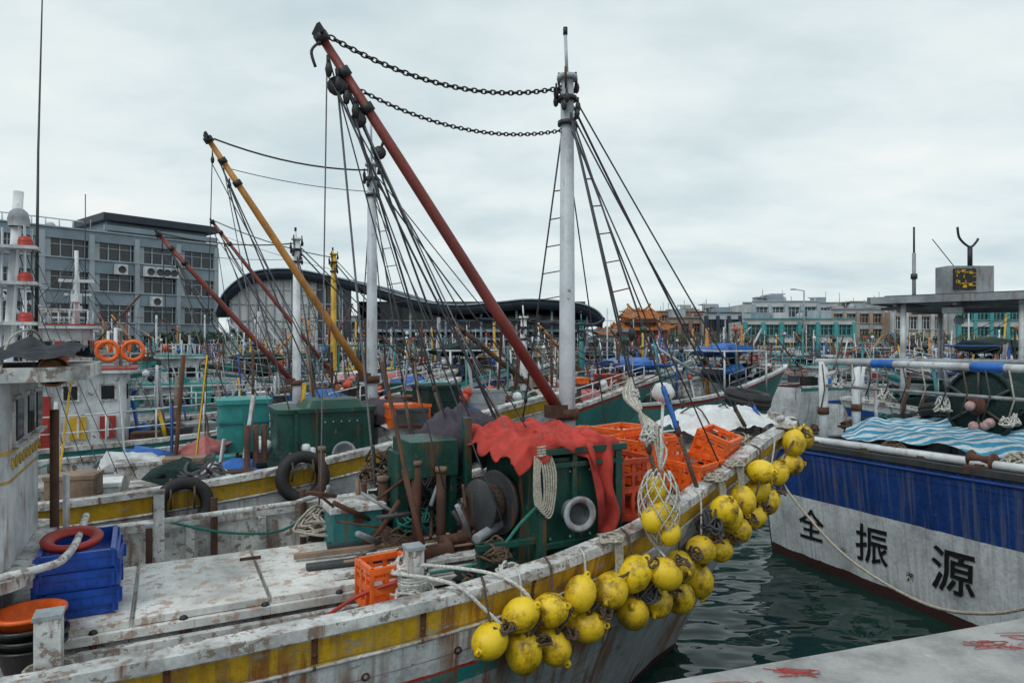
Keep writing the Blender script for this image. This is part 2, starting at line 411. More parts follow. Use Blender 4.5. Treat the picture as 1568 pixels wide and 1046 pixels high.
def rig(mb, H, um, dz, zt, ztt, bz, tip, mm, bm, det=False, mr=.078, br=.048, lm='wire', rng=R, thin=.007):
    mb.tube([(um, 0, dz), (um, 0, dz+1.5), (um, 0, zt)], [mr*1.05, mr, mr*.78], mm, 16)
    mb.tube([(um, .0, zt-.05), (um-.02, .0, ztt-.06)], .016, mm, 8); mb.tube([(um-.02, 0, ztt-.07), (um-.02, 0, ztt)], .022, 'black', 8)
    for z, r in ((zt-.02, mr*1.25), (zt-.22, mr*1.2), (zt-.45, mr*1.15)):
        mb.lathe((um, 0, z), (0, 0, 1), [(mr*.7, -.02), (r, -.02), (r, .02), (mr*.7, .02)], 'black' if z < zt-.1 else mm, 14)
    for a in range(10):
        an = a*1.3; block(mb, (um+math.cos(an)*mr*1.35, math.sin(an)*mr*1.35, zt-.1-.07*(a % 6)), .042)
    for a in range(3): mb.tube([(um+mr*math.cos(a*2), mr*math.sin(a*2), zt-.15), (um+mr*1.3*math.cos(a*2), mr*1.3*math.sin(a*2), zt-.02), (um+mr*1.2*math.cos(a*2), mr*1.2*math.sin(a*2), zt+.05)], .012, 'rusty', 5)
    b0 = V((um-.12, 0, bz)); tp = V(tip)
    mb.tube([b0.lerp(tp, q) for q in (0, .3, .7, 1)], [br*1.1, br*1.05, br*.95, br*.7], bm, 12)
    mb.box((um-.1, 0, bz-.05), (.22, .14, .12), 'rusty'); mb.lathe((um, 0, bz-.08), (0, 0, 1), [(mr, -.05), (mr*1.4, -.05), (mr*1.4, .05), (mr, .05)], 'rusty', 14)
    d = (tp-b0).normalized()
    for q, r in ((.0, .06), (-.3, .055), (-.62, .058)):
        c = tp+d*q; mb.tube([c-d*.035, c+d*.035], r, 'black', 10)
    mb.box(tp+d*.05, (.2, .03, .07), 'black', Rm=d.to_track_quat('Z', 'Y').to_matrix())
    hd = tp+V((.06, .0, .02))
    if det:
        chain(mb, sag(hd, (um-.05, 0, zt-.12), .2, 20), .062, .0075, 'black')
        chain(mb, sag(tp-d*.42, (um-.05, 0, zt-.52), .17, 20), .05, .006, 'black')
        mb.tube(smoothpts([tp+V((-.02, -.04, -.05)), tp+V((-.09, -.05, -.14)), tp+V((-.06, -.05, -.26))]), .012, 'black', 6)
    else:
        mb.tube(sag(hd, (um-.03, 0, zt-.1), .1), .012, 'black', 5); mb.tube(sag(tp-d*.4, (um-.03, 0, zt-.4), .05), .006, lm, 4)
    for k in range(4 if det else 2):
        e = V((-.5-.22*k, (-.12, .1, -.3, .3)[k], H.Z(-.5)+.06)); mb.tube(sag((um+.05, 0, zt-.15-.1*k), e, .02+.02*k, 8), thin*1.2 if k != 1 else thin*1.7, lm if k % 2 else 'wire', 5)
        block(mb, V((um+.05, 0, zt-.15-.1*k)).lerp(e, .93), .03)
        if det and k < 3:
            s_ = V((um+.05, 0, zt-.15-.1*k)); mb.tube([s_.lerp(e, .93-.0*k), s_.lerp(e, .99)], .022, ('bluetarp', 'rusty', 'ropeb')[k], 6)
    for sg in (-1, 1):
        legs = []
        for uu in (um+.12, um+.62):
            e = V((uu, sg*(H.B(uu)-.05), H.Z(uu)+.05)); tpz = V((um, sg*.05, zt-.35)); legs.append((tpz, e)); mb.tube([tpz, e], thin*1.3, lm, 5)
            dd = (tpz-e).normalized()
            mb.tube([e, e+dd*.45], .02, 'ropeb', 6); block(mb, e+dd*.75, .035); block(mb, e+dd*.5, .04, 'rusty')
            if det and sg < 0: mb.tube([e+dd*(.5+.05*q) for q in range(9)], [.02+.006*(q % 2) for q in range(9)], 'bluetarp' if uu > um+.3 else 'ropew', 7); mb.tube([e+dd*1.4, e+dd*1.45], .03, 'green', 7)
        for q in range(1, 9):
            t = .12+q*.075; mb.tube([legs[0][0].lerp(legs[0][1], t), legs[1][0].lerp(legs[1][1], t)], .0075, 'rusty', 4)
        mb.tube([(um, sg*.05, zt-.5), (um+1.1, sg*(H.B(um+1.1)-.05), H.Z(um+1.1))], thin, lm, 4)
    T = [((um-.35, -.25, dz+1.0), .02), ((um-.45, .2, dz+1.0), .03), ((um-.6, -.45, dz+.9), .05), ((um-.9, .35, dz+.8), .0), ((um-1.35, -.3, dz+.9), .0), ((um-1.7, .5, dz+.8), 0), ((um-1.1, -.9, dz+.7), .04), ((um-.75, .05, dz+.9), .08), ((um-2.1, .9, dz+.6), .0), ((um-.5, 0, dz+1.1), .12), ((um-.3, .5, dz+.9), .03)]
    if not det: T = T[::2]
    for i, (e, s_) in enumerate(T):
        st = tp-d*(.08+.12*(i % 4))+V((0, .03*((i % 3)-1), -.05))
        if i % 3 == 0: block(mb, st-V((0, 0, .14)), .05 if det else .04); st = st-V((0, 0, .2))
        mb.tube(sag(st, e, s_, 8), thin*(.9+.5*(i % 2)), (lm, 'wire', 'wirel')[i % 3], 5)
    if det:
        for q, r in ((-.25, .07), (-.55, .06), (-.85, .05)):
            c = tp+d*q+V((-.03, 0, -.16)); mb.lathe(c, (.3, 1, 0), [(0, -.03), (r, -.03), (r*1.1, 0), (r, .03), (0, .03)], 'black', 12); mb.tube([c, c+V((.05, 0, .15))], .012, 'black', 5)

def crate(name, w, l, h, k, loc, rz, tilt=0., rings=4, slots=True):
    mb = MB(); t = .012
    mb.box((0, 0, t/2), (w, l, t), k)
    for sx, sy, ln, ax in ((1, 0, l, 'y'), (-1, 0, l, 'y'), (0, 1, w, 'x'), (0, -1, w, 'x')):
        c = V((sx*(w/2), sy*(l/2), 0))
        n = int(ln/(.085 if slots else .055))
        def bx(off, z, dl, dz_, th=t):
            if ax == 'y': mb.box((c.x, off, z), (th, dl, dz_), k)
            else: mb.box((off, c.y, z), (dl, th, dz_), k)
        bx(0, h-.02, ln+t, .04, t*2.4); bx(0, .025, ln, .05); bx(0, h*.5, ln, .05, t*1.2); bx(0, h*.75, ln, .016)
        for i in range(n+1):
            o = -ln/2+ln*i/n; bx(o, h/2, .026 if slots else .05, h-.02, t*1.5)
    m = Matrix.Translation(loc) @ Matrix.Rotation(rz, 4, 'Z') @ Matrix.Rotation(tilt, 4, 'X')
    return mb.build(name, M4=m)

# ================================================================== MAIN BOAT
A1 = math.radians(27)
BP = [(0, .03), (-.06, .14), (-.2, .27), (-.45, .38), (-.8, .5), (-1.4, .76), (-1.98, 1.0), (-3, 1.35), (-4.4, 1.51), (-6, 1.53), (-8, 1.5), (-12.5, 1.35)]
ZP = [(0, 2.2), (-.8, 2.09), (-1.98, 1.88), (-3, 1.68), (-4.4, 1.5), (-5.8, 1.43), (-8, 1.42), (-12.5, 1.55)]
O1 = V((3.13, 7.76, 0))
main = empty('fishing_boat', O1, A1)
MW1 = Matrix.Translation(O1) @ Matrix.Rotation(A1, 4, 'Z')
H1 = Hull(12.5, BP, ZP)
mb = MB(); H1.build(mb, 'hull_main', dz=1., n=70, nt=16, strake=[(.2, .012, 'wornwhite')]); mb.build('hull', main)
mb = MB(); rig(mb, H1, -2.93, 1.0, 5.6, 6.05, 2.5, (-5.2, 0, 5.5), 'mast', 'redboom', det=True); mb.build('mast_and_rigging', main)
mb = MB()
for u in (-4.9, -5.55, -6.3, -4.1):
    for o in (.03, .12, .2):
        p = H1.off(u, o); mb.ball(p+V((0, -.004, 0)), .014, 'rusty', 8)
    a, b = H1.off(u, .0), H1.off(u, .17); mb.beam(a+V((0, -.004, 0)), b+V((0, -.004, 0)), .035, .008, 'rusty')
for u in (-4.65, -5.25, -5.8, -6.2):
    p = H1.off(u, .33); mb.lathe(p, (0, -1, 0), [(.0, -.01), (.014, -.01), (.014, .004), (.026, .006), (.026, -.02)], 'rusty', 10)
mb.build('chain_plates', main)

# hatch platform
mb = MB()
for i in range(4):
    x0 = -7.3+i*.82
    mb.box((x0+.4, -.02, 1.335+.004*(i % 2)), (.795, 1.16, .05), 'deck', rz=.006*(i % 3-1))
    mb.box((x0+.4, -.02, 1.28), (.82, 1.22, .06), 'deck')
mb.box((-5.66, -.02, 1.13), (3.3, 1.1, .3), 'wornwhite')
mb.box((-5.66, -.66, 1.12), (3.3, .05, .22), 'wornwhite'); mb.box((-5.5, -.95, 1.1), (3.6, .05, .15), 'grey')
for i in range(7): mb.tube([(-7.2+i*.5, -.6, 1.1), (-7.2+i*.5, -.6, 1.3)], .02, 'rusty', 6); mb.ball((-7.2+i*.5, -.6, 1.31), .028, 'black', 8)
for i in range(3): mb.box((-6.7+i*1.0, .3, 1.375), (.16, .02, .025), 'rusty')
mb.beam((-5.35, -.15, 1.385), (-3.9, -.35, 1.42), .1, .03, 'dkgrey'); mb.beam((-5.2, -.42, 1.38), (-3.9, -.55, 1.42), .14, .035, 'wornwhite')
mb.beam((-5.1, .3, 1.39), (-3.7, .1, 1.45), .12, .035, 'dkgrey'); mb.beam((-5.4, .1, 1.4), (-3.8, -.1, 1.43), .05, .04, 'wood')
for i in range(8): mb.tube([(-5.1+.1*i, -.3+.05*i, 1.43), (-3.6+.05*i, -.45+.07*i, 1.47+.01*i)], .013, ('wood', 'rusty', 'ropew')[i % 3], 6)
mb.build('hatch_cover', main, bevel=.006)

mb = MB()
def post(u, v, z0, z1, w, k='wornwhite', ropes=True, rk='ropew'):
    mb.box((u, v, (z0+z1)/2), (w, w, z1-z0), k); mb.box((u, v, z1+.012), (w*1.12, w*1.12, .025), 'grey')
    if ropes:
        for q in range(5): wrap(mb, (u, v, z0+(z1-z0)*.45+q*.012), w*.78+.004*q, 3, .011, rk)
        tangle(mb, (u, v, z0+(z1-z0)*.4), w*1.4, 5, .01, rk, .4, 9)
post(-6.85, -1.2, 1.0, 1.66, .12, rk='rope'); post(-4.85, -1.2, 1.25, 1.74, .11); post(-6.35, .85, 1.1, 1.85, .08, ropes=False)
post(-6.42, .75, 1.0, 1.6, .05, 'rusty', False)
mb.box((-4.85, -1.15, 1.25), (.2, .5, .12), 'wood')
mb.tube([(-6.35, 1.0, 1.58), (-5.2, 1.25, 1.56), (-4.9, 1.3, 1.62)], .025, 'wornwhite', 8)
for u in (-5.9, -5.1, -4.5): mb.tube([(u, 1.38, 1.0), (u, 1.38, 1.66)], .03, 'rusty', 8)
mb.tube(smoothpts([(-6.3, 1.33, 1.5), (-5.8, 1.31, 1.34), (-5.3, 1.31, 1.3), (-4.9, 1.32, 1.5), (-4.4, 1.32, 1.35), (-4.0, 1.28, 1.55)]), .014, 'ropeg', 6)
mb.tube(smoothpts([(-7.6, -1.1, 1.2), (-7.1, -.95, 1.25), (-6.6, -.85, 1.12), (-6.2, -1.05, 1.1), (-6.6, -1.2, 1.12), (-7.0, -1.05, 1.15)], 6), .022, 'ropew', 8)
mb.build('mooring_posts', main, bevel=.006)
mb = MB()
tangle(mb, (-5.9, -1.15, 1.05), .25, 5, .013, 'rope', .25); tangle(mb, (-4.35, -1.05, 1.25), .22, 8, .012, 'ropeb', .5)
tangle(mb, (-4.1, -1.15, 1.45), .12, 4, .011, 'ropew', .5); tangle(mb, (-4.87, -1.12, 1.58), .13, 9, .01, 'ropew', .5)
netpile(mb, (-4.75, .85, 1.35), .32, 'netb', 'ropeb', n=14, r=.011); netpile(mb, (-4.35, .55, 1.55), .28, 'netg', 'ropeb', n=14, r=.011, zs=.8)
netpile(mb, (-4.55, .15, 1.4), .22, 'netb', 'ropeb', n=10); netpile(mb, (-4.1, -.75, 1.3), .2, 'netg', 'ropeb', n=10)
tangle(mb, (-4.4, .2, 1.5), .25, 5, .011, 'ropeg', .6); tangle(mb, (-3.9, .8, 1.6), .35, 14, .012, 'wire', .9)
tangle(mb, (-5.0, .75, 1.4), .3, 8, .012, 'rope', .6); tangle(mb, (-4.5, .7, 1.8), .25, 8, .012, 'ropeb', 1.)
mb.tube(smoothpts([(-5.0, -1.2, 1.6), (-4.7, -1.5, 1.58), (-4.5, -1.6, 1.4), (-4.4, -1.63, 1.3)]), .013, 'ropew', 6)
mb.tube(smoothpts([(-4.9, -1.2, 1.65), (-4.45, -1.45, 1.6), (-4.25, -1.6, 1.5), (-4.15, -1.62, 1.32)]), .013, 'ropew', 6)
mb.tube(smoothpts([(-5.5, -.9, 1.2), (-5.2, -1.1, 1.45), (-4.9, -1.2, 1.55)]), .014, 'red', 6)
mb.tube(smoothpts([(-4.6, -.75, 1.4), (-4.2, -.95, 1.5), (-3.95, -1.0, 1.75), (-3.8, -1.05, 1.9)]), .014, 'ropeg', 6)
tangle(mb, (-4.15, -.95, 1.5), .14, 7, .01, 'ropeb', .8); tangle(mb, (-3.3, -1.15, 1.5), .15, 7, .01, 'ropeb', .6)
mb.build('deck_ropes', main)

# winch machinery (green)
mb = MB()
def plate(c, d, k='green'): mb.box(c, d, k)
plate((-3.78, -.55, 1.8), (.05, .95, .95)); plate((-3.1, -.55, 1.8), (.05, .95, .95)); plate((-3.42, -.98, 1.85), (.62, .04, .72))
plate((-3.42, -.55, 2.27), (.78, 1.05, .05)); plate((-3.42, -.07, 1.8), (.7, .04, .9)); plate((-3.42, -.55, 1.3), (.9, 1.05, .12))
plate((-3.42, -1.03, 1.56), (.74, .05, .05)); plate((-3.79, -1.03, 1.85), (.06, .06, .85)); plate((-3.5, -1.02, 1.9), (.04, .05, .68)); plate((-3.1, -1.03, 1.85), (.06, .06, .85)); plate((-3.42, -1.03, 2.16), (.74, .05, .04))
plate((-4.0, -.1, 2.0), (.06, .1, .9)); plate((-4.3, .12, 2.12), (.42, .5, .3)); plate((-4.5, .25, 1.75), (.1, .3, .8)); plate((-4.12, .12, 1.8), (.06, .45, .9))
plate((-3.9, -.9, 1.32), (.5, .12, .16)); plate((-4.05, -.55, 1.2), (.6, .1, .12)); plate((-4.25, -.95, 1.35), (.05, .05, .55)); plate((-4.05, -.97, 1.6), (.5, .05, .05))
for i in range(4):
    for z in (1.6, 1.85, 2.1): mb.ball((-3.7+i*.18, -1.005, z), .013, 'grey', 6)
mb.lathe((-3.52, -1.0, 1.8), (-.1, -1, 0.05), [(.04, 0), (.085, 0), (.06, .05), (.06, .09), (.085, .12), (.115, .14), (.13, .155), (.135, .175), (.12, .19), (.1, .185), (.085, .165)], 'grey', 28)
mb.lathe((-3.52, -1.0, 1.8), (-.1, -1, 0.05), [(.085, .165), (.06, .12), (.03, .115), (0, .115)], 'dkgrey', 28)
mb.lathe((-3.88, -.5, 1.8), (-1, -.25, 0), [(.0, 0), (.25, 0), (.26, .02), (.26, .04), (.24, .045), (.1, .05), (.09, .17), (.2, .19), (.21, .21), (.2, .22), (.0, .22)], 'dkgrey', 28)
mb.lathe((-3.88, -.5, 1.8), (-1, -.25, 0), [(.095, .05), (.15, .06), (.17, .1), (.15, .15), (.095, .17)], 'netb', 20)
mb.tube([(-4.2, -.75, 1.6), (-3.8, -.5, 1.65)], .04, 'grey', 12); mb.tube([(-4.35, -.35, 1.5), (-3.8, -.35, 1.5)], .045, 'rusty', 12)
mb.tube([(-3.9, -1.08, 1.3), (-3.4, -1.1, 1.4), (-2.7, -1.05, 1.5)], .018, 'green', 8)
for i in range(6):
    o = -3.84+.015*i; mb.tube(smoothpts([(o, -1.03, 2.32), (o-.04-.006*i, -1.08, 2.12), (o-.035, -1.09, 1.9-.015*i), (o+.035, -1.09, 1.9-.015*i), (o+.04+.006*i, -1.08, 2.12), (o+.01, -1.03, 2.32)], 5), .01, 'rope', 5)
wrap(mb, (-3.81, -1.06, 2.24), .03, 4, .012, 'rope')
mb.build('winch', main, bevel=.008)
mb = MB()
for (u, v, z0, z1, r) in ((-4.45, -.1, 1.2, 2.1, .04), (-4.28, -.22, 1.2, 2.05, .04), (-4.6, .35, 1.2, 1.9, .045), (-5.0, 1.0, 1.2, 2.1, .03), (-4.1, -.35, 1.1, 1.8, .045)):
    mb.tube([(u, v, z0), (u, v, z1)], r, 'rusty', 12); mb.tube([(u, v, z1-.02), (u, v, z1+.02)], r*1.25, 'wood', 12)
mb.lathe((-4.5, -.45, 1.45), (1, .3, 0), [(.03, -.22), (.09, -.22), (.09, -.2), (.05, -.18), (.05, .18), (.09, .2), (.09, .22), (.03, .22)], 'rusty', 18)
mb.beam((-4.9, -.2, 1.35), (-3.9, .6, 1.4), .1, .1, 'rusty'); mb.beam((-5, .6, 1.5), (-4.1, .7, 1.6), .06, .06, 'dkgrey')
mb.tube([(-4.55, -.62, 1.35), (-4.72, -.03, 2.93)], .018, 'rusty', 8); mb.tube([(-4.56, -.55, 1.55), (-4.64, -.35, 2.1)], .025, 'rusty', 8)
for i in range(40):
    a = V((R.uniform(-5.1, -3.9), R.uniform(-.6, 1.0), R.uniform(1.25, 1.8))); d = V((R.uniform(-.4, .4), R.uniform(-.4, .4), R.uniform(-.1, .35)))
    mb.tube([a, a+d], R.uniform(.008, .024), R.choice(['rusty', 'dkgrey', 'dkgrey', 'wood', 'rusty', 'grey', 'teal']), 7)
mb.build('deck_gear', main)
mb = MB(); mb.box((-4.85, .42, 1.5), (.42, .36, .34), 'teal'); mb.box((-4.85, .42, 1.69), (.48, .42, .05), 'wornwhite'); mb.box((-4.85, .42, 1.33), (.44, .38, .05), 'wood'); mb.box((-4.85, .23, 1.6), (.08, .02, .06), 'rusty')
mb.build('storage_box', None, .006, M4=MW1)
mb = MB()
def cl(i, j):
    u = -4.0+.9*i
    drop = .62*clamp((i-.66)/.12)+.05+.05*math.sin(i*11)
    tot = 1.1+drop
    s_ = j*tot
    nz = noise.noise(V((i*5, j*5, 2))); n2 = noise.noise(V((i*13, j*11, 5))); n3 = abs(noise.noise(V((i*8+3, j*4, 9))))
    if s_ < 1.06: v = .03-s_; z = 2.32+.05*nz+.025*n2+.07*(1-2*n3)*.6+.05*math.exp(-((i-.35)/.12)**2)*math.sin(j*9)
    else:
        v = -1.06-.045*math.sin(i*30+3*nz)*clamp((s_-1.06)*5)-.02*nz; z = 2.33-(s_-1.06)
    z += .015*math.sin(i*19+j*7); z -= .14*clamp((.12-i)/.12)
    return V((u+.04*nz+.1*clamp((s_-1.06))*math.sin(j*9)+.06*noise.noise(V((0, j*7, 1)))*(1 if i > .5 else -1), v+.03*nz, z))
mb.grid(cl, 80, 80, 'cloth'); mb.build('red_cloth', None, solid=.006, M4=MW1)
mb = MB()
mb.grid(lambda i, j: V((-4.2+.75*i, .0+.8*j, 2.2+.28*math.sin(math.pi*i)**.6*math.sin(math.pi*j)**.6+.09*noise.noise(V((i*6, j*6, 7)))+.04*noise.noise(V((i*14, j*14, 7)))-.2*(abs(j-.5) > .47))), 30, 30, 'purple'); mb.build('tarpaulin', None, solid=.005, M4=MW1)

# foredeck
mb = MB()
mb.box((-1.75, .15, 1.9), (.7, .8, .16), 'white')
mb.grid(lambda i, j: V((-1.6+1.35*i, -.15+(.9*(1-.5*i))*(j*1.0)-.1, 2.14+.26*(math.sin(math.pi*clamp(i, .02, .98))*math.sin(math.pi*clamp(j, .02, .98)))**.5+.06*noise.noise(V((i*7, j*6, 1)))+.02*noise.noise(V((i*19, j*16, 1))))), 44, 30, 'foam')
for k in range(3): mb.tube(smoothpts([(-1.4+.4*k, -.4+.1*k, 2.05), (-1.35+.4*k, 0, 2.42), (-1.4+.4*k, .45-.1*k, 2.15)]), .009, 'ropeb', 5)
mb.box((-.38, -.16, 2.2), (.09, .09, .25), 'wornwhite'); mb.box((-.38, .16, 2.2), (.09, .09, .25), 'wornwhite'); mb.tube([(-.38, -.28, 2.27), (-.38, .28, 2.27)], .028, 'wornwhite', 8)
tangle(mb, (-.38, -.05, 2.23), .16, 8, .01, 'ropew', .3); tangle(mb, (-1.6, -.55, 1.9), .2, 6, .01, 'ropeg', .4); tangle(mb, (-1.0, -.25, 2.05), .2, 6, .01, 'rope', .4)
for u in (-1.0, -1.6, -2.2): mb.tube([(u, H1.B(u)-.08, H1.Z(u)), (u, H1.B(u)-.08, H1.Z(u)+.22)], .016, 'cleanwhite', 6)
mb.box((-2.3, .45, 2.0), (.6, .5, .28), 'foam'); mb.box((-2.3, .45, 2.16), (.64, .54, .05), 'foam'); mb.box((-2.0, -.0, 2.05), (.4, .35, .25), 'foam')
mb.build('foredeck_fittings', main)
mb = MB(); mb.tyre((0, 0, 0), (0.1, .2, 1), .27, .17); mb.build('tyre_fender', M4=MW1 @ Matrix.Translation((-.18, .42, 2.43)) @ Matrix.Rotation(.35, 4, 'X'))
for (u, v, z, rz, w, l, h, t, k) in ((-2.45, -.5, 1.77, .1, .6, .42, .24, 0, 'orange'), (-2.42, -.47, 2.0, .25, .6, .42, .24, .0, 'orange'), (-1.6, -.5, 2.0, .5, .42, .3, .24, .35, 'orange'), (-2.65, .3, 1.98, .1, .6, .42, .24, 0, 'orange'), (-2.92, -.75, 1.65, 0., .4, .5, .5, 0, 'redbuoy'), (-4.98, -1.0, 1.33, .1, .3, .28, .3, .0, 'orange'), (-2.05, -.72, 1.8, .4, .5, .35, .24, .1, 'orange'), (-2.3, -.0, 2.05, .3, .5, .38, .22, .0, 'orange')):
    p = MW1 @ V((u, v, z)); crate('plastic_crate', w, l, h, k, p, A1+rz, t)
for i in range(6):
    p = MW1 @ V((-6.8+.015*math.sin(i*2.3), -.12+.012*math.cos(i*3), 1.365+i*.06)); crate('plastic_crate', .4, .62, .11, 'bluepl', p, A1+.04*math.sin(i*1.7), 0, slots=False)
mb = MB()
for i in range(4): mb.lathe((.01*math.sin(i*2), .01*math.cos(i*2), i*.06), (0, 0, 1), [(0, 0), (.13, 0), (.17, .13), (.185, .13), (.185, .15), (.16, .15), (.12, .01), (0, .01)], 'blkpl' if i < 3 else 'orange', 28)
mb.build('fish_basket', M4=MW1 @ Matrix.Translation((-7.0, -.72, 1.22)))
mb = MB(); mb.lathe((0, 0, 0), (0, 0, 1), [(.1, 0), (.17, .0), (.18, .03), (.17, .045), (.13, .04), (.1, .02)], 'red', 28, True); mb.build('net_ring', M4=MW1 @ Matrix.Translation((-6.85, -.18, 1.78)) @ Matrix.Rotation(.15, 4, 'X'))
mb = MB()
mb.lathe((0, 0, 0), (0, 0, 1), [(0, -.08), (.05, -.075), (.1, -.03), (.105, .02), (.07, .085), (.03, .1), (0, .1)], 'foam', 18); mb.tube([(0, 0, -.08), (-.05, 0, -.9)], .015, 'cleanwhite', 6)
mb.build('white_buoy', M4=MW1 @ Matrix.Translation((-2.2, -.5, 2.62)))

# yellow floats
fm = MB(); prof = []
for i in range(17):
    t = math.pi*i/16; r = .117*math.sin(t)**.88; h = -.134*math.cos(t)
    if i in (6, 10): r *= .985
    prof.append((r, h))
fm.lathe((0, 0, 0), (1, 0, 0), prof, 'float', 22)
for sx in (-1, 1):
    fm.tube([(sx*.12, 0, 0), (sx*.14, 0, 0)], .03, 'float', 10); fm.lathe((sx*.145, 0, 0), (0, 1, 0), [(.012, -.012), (.026, -.012), (.026, .012), (.012, .012)], 'float', 10, True)
f0 = fm.build('fishing_float'); fmesh = f0.data; bpy.data.objects.remove(f0)
FL = [(-4.5, .26), (-4.28, .16), (-4.24, .42), (-4.05, .2), (-4.0, .46), (-3.8, .17), (-3.72, .42), (-3.52, .24), (-3.3, .2), (-3.26, .5), (-2.98, .52), (-2.66, .64), (-2.74, .36), (-2.34, .66), (-2.4, .38), (-2.0, .28, .03), (-1.98, .56), (-1.66, .26), (-1.62, .54), (-1.3, .3), (-1.22, .58), (-.75, .32), (-.85, .56), (-.42, .32), (-.15, .12), (-2.2, .14, .05), (-3.1, .24, .12), (-1.45, .08, .04), (-.5, .08)]
fpos = []
for f in FL:
    u, o = f[0], f[1]; ex = f[2] if len(f) > 2 else 0
    p = H1.off(u, o*.45); p2 = H1.off(u-.1, o*.45); tn = (p-p2).normalized(); nn = V((tn.y, -tn.x, 0)).normalized()
    if nn.y > 0: nn = -nn
    q = p+nn*(.125+ex); q.z = H1.Z(u)-o; fpos.append((u, q))
    ob = bpy.data.objects.new('fishing_float', fmesh); scene.collection.objects.link(ob)
    s = R.uniform(.92, 1.05)
    ob.matrix_world = MW1 @ Matrix.Translation(q) @ Matrix.Rotation(R.uniform(-1.6, 1.6), 4, 'Z') @ Matrix.Rotation(R.uniform(-1.5, 1.5), 4, 'Y') @ Matrix.Scale(s, 4)
mb = MB()
for i, (u, q) in enumerate(fpos):
    g = H1.side(u, 0)+V((0, -.03, .06))
    if i % 2 == 0: mb.tube(smoothpts([g+V((.05, .15, 0)), g, g+V((0, -.03, -.08)), q+V((0, 0, .12))]), .009, 'ropew' if i % 4 else 'ropeb', 5)
    if i % 2 == 0: tangle(mb, q+V((.1, -.06, .06)), .07, 3, .008, 'ropeb', 1., 8)
srt = sorted(fpos, key=lambda a: a[0])
for a, b in zip(srt, srt[1:]):
    mb.tube(smoothpts([a[1]+V((0, -.05, .1)), (a[1]+b[1])/2+V((0, -.05, R.uniform(0, .12))), b[1]+V((0, -.05, .1))]), .01, 'ropeb', 5)
for u in (-3.45, -2.1, -1.75, -.5):
    g = H1.side(u, 0)
    for k in range(5):
        mb.tube(smoothpts([g+V((.02*k, .15, .06)), g+V((.015*k, -.05, .065)), g+V((.01*k, -.07, -.2)), H1.off(u, .45+.05*k)+V((.03*math.sin(k*2), -.16, 0))]), .01, 'rope', 5)
    tangle(mb, g+V((0, -.02, .06)), .1, 6, .01, 'rope', .4, 8)
tangle(mb, H1.off(-2.2, .3)+V((0, -.2, 0)), .12, 6, .01, 'wire', 1.4, 9); tangle(mb, H1.off(-3.05, .45)+V((0, -.22, 0)), .1, 6, .01, 'wire', 1.4, 9)
mb.build('float_lashings', main)
# hanging bag of floats in net
mb = MB(); c0 = V((-3.12, -1.53, 1.86))
for i, (dx, dy, dz_) in enumerate(((0, 0, .16), (.03, -.02, .0), (.1, -.03, -.08), (-.06, -.05, -.04), (.06, -.08, -.14))):
    mb.ball(c0+V((dx, dy, dz_)), .088, 'float', 16, (1, 1, 1.12))
for k in range(11):
    a0 = k*2*math.pi/11
    for sg in (-1, 1):
        P = []
        for i in range(12):
            t = i/11; a = a0+sg*t*2.2; r = (.14*math.sin(math.pi*min(1, .1+t*.9))**.7+.012); P.append(c0+V((.02+math.cos(a)*r, -.02+math.sin(a)*r, .3-t*.54)))
        mb.tube(smoothpts(P, 2), .006, 'ropew', 4)
for k in range(7):
    mb.tube(smoothpts([c0+V((.02, -.03, .3)), c0+V((.05+.03*math.sin(k*2), .03*math.cos(k*3), .42+.03*k)), c0+V((.03+.02*k, .15, .6)), c0+V((.1-.02*k, .35, .8)), c0+V((.12, .45, .95))]), .01, 'ropew' if k % 2 else 'rope', 5)
tangle(mb, c0+V((.06, .12, .5)), .09, 8, .009, 'ropew', 1.2, 9); tangle(mb, c0+V((.1, .4, .8)), .06, 5, .009, 'ropew', 1., 9)
mb.tube([c0+V((.12, .45, .9)), (-2.93, -.06, 5.2)], .009, 'wire', 5); block(mb, c0+V((.12, .44, 1.3)), .045)
mb.build('float_net_bag', M4=MW1)

# wheelhouse
def rr(cx, cy, hx, hy, r, n=6):
    P = []
    for (sx, sy, a0) in ((1, 1, 0), (-1, 1, math.pi/2), (-1, -1, math.pi), (1, -1, 1.5*math.pi)):
        for i in range(n+1):
            a = a0+i*math.pi/2/n; P.append((cx+sx*(hx-r)+math.cos(a)*r, cy+sy*(hy-r)+math.sin(a)*r))
    return P
def prism(mb, P0, z0, z1, k, sc=1., cx=0, cy=0, smooth=False):
    n = len(P0); vs = [(x, y, z0) for x, y in P0]+[(cx+(x-cx)*sc, cy+(y-cy)*sc, z1) for x, y in P0]
    mb.add(vs, [(i, (i+1) % n, n+(i+1) % n, n+i) for i in range(n)], k, smooth); mb.add(vs, [tuple(range(n-1, -1, -1)), tuple(range(n, 2*n))], k)
mb = MB()
wx, hx, hy = -8.33, 1.2, .65; XF = wx+hx
prism(mb, rr(wx, 0, hx-.08, hy, .18), 1.0, 1.75, 'white'); prism(mb, rr(wx, 0, hx, hy, .16, 8), 1.75, 2.86, 'white')
prism(mb, rr(wx, 0, hx+.12, hy+.18, .25), 1.68, 1.745, 'wornwhite'); prism(mb, rr(wx+.1, 0, hx+.3, hy+.12, .3), 2.865, 2.95, 'wornwhite')
prism(mb, rr(wx, 0, hx+.006, hy+.006, .165, 8), 2.43, 2.45, 'gold'); prism(mb, rr(wx, 0, hx+.006, hy+.006, .165, 8), 2.26, 2.275, 'gold')
for x in (XF-.33, XF-.67, XF-1.2, XF-1.6):
    mb.box((x, -.655, 2.62), (.19, .03, .3), 'wornwhite'); mb.box((x, -.665, 2.62), (.15, .03, .25), 'glass')
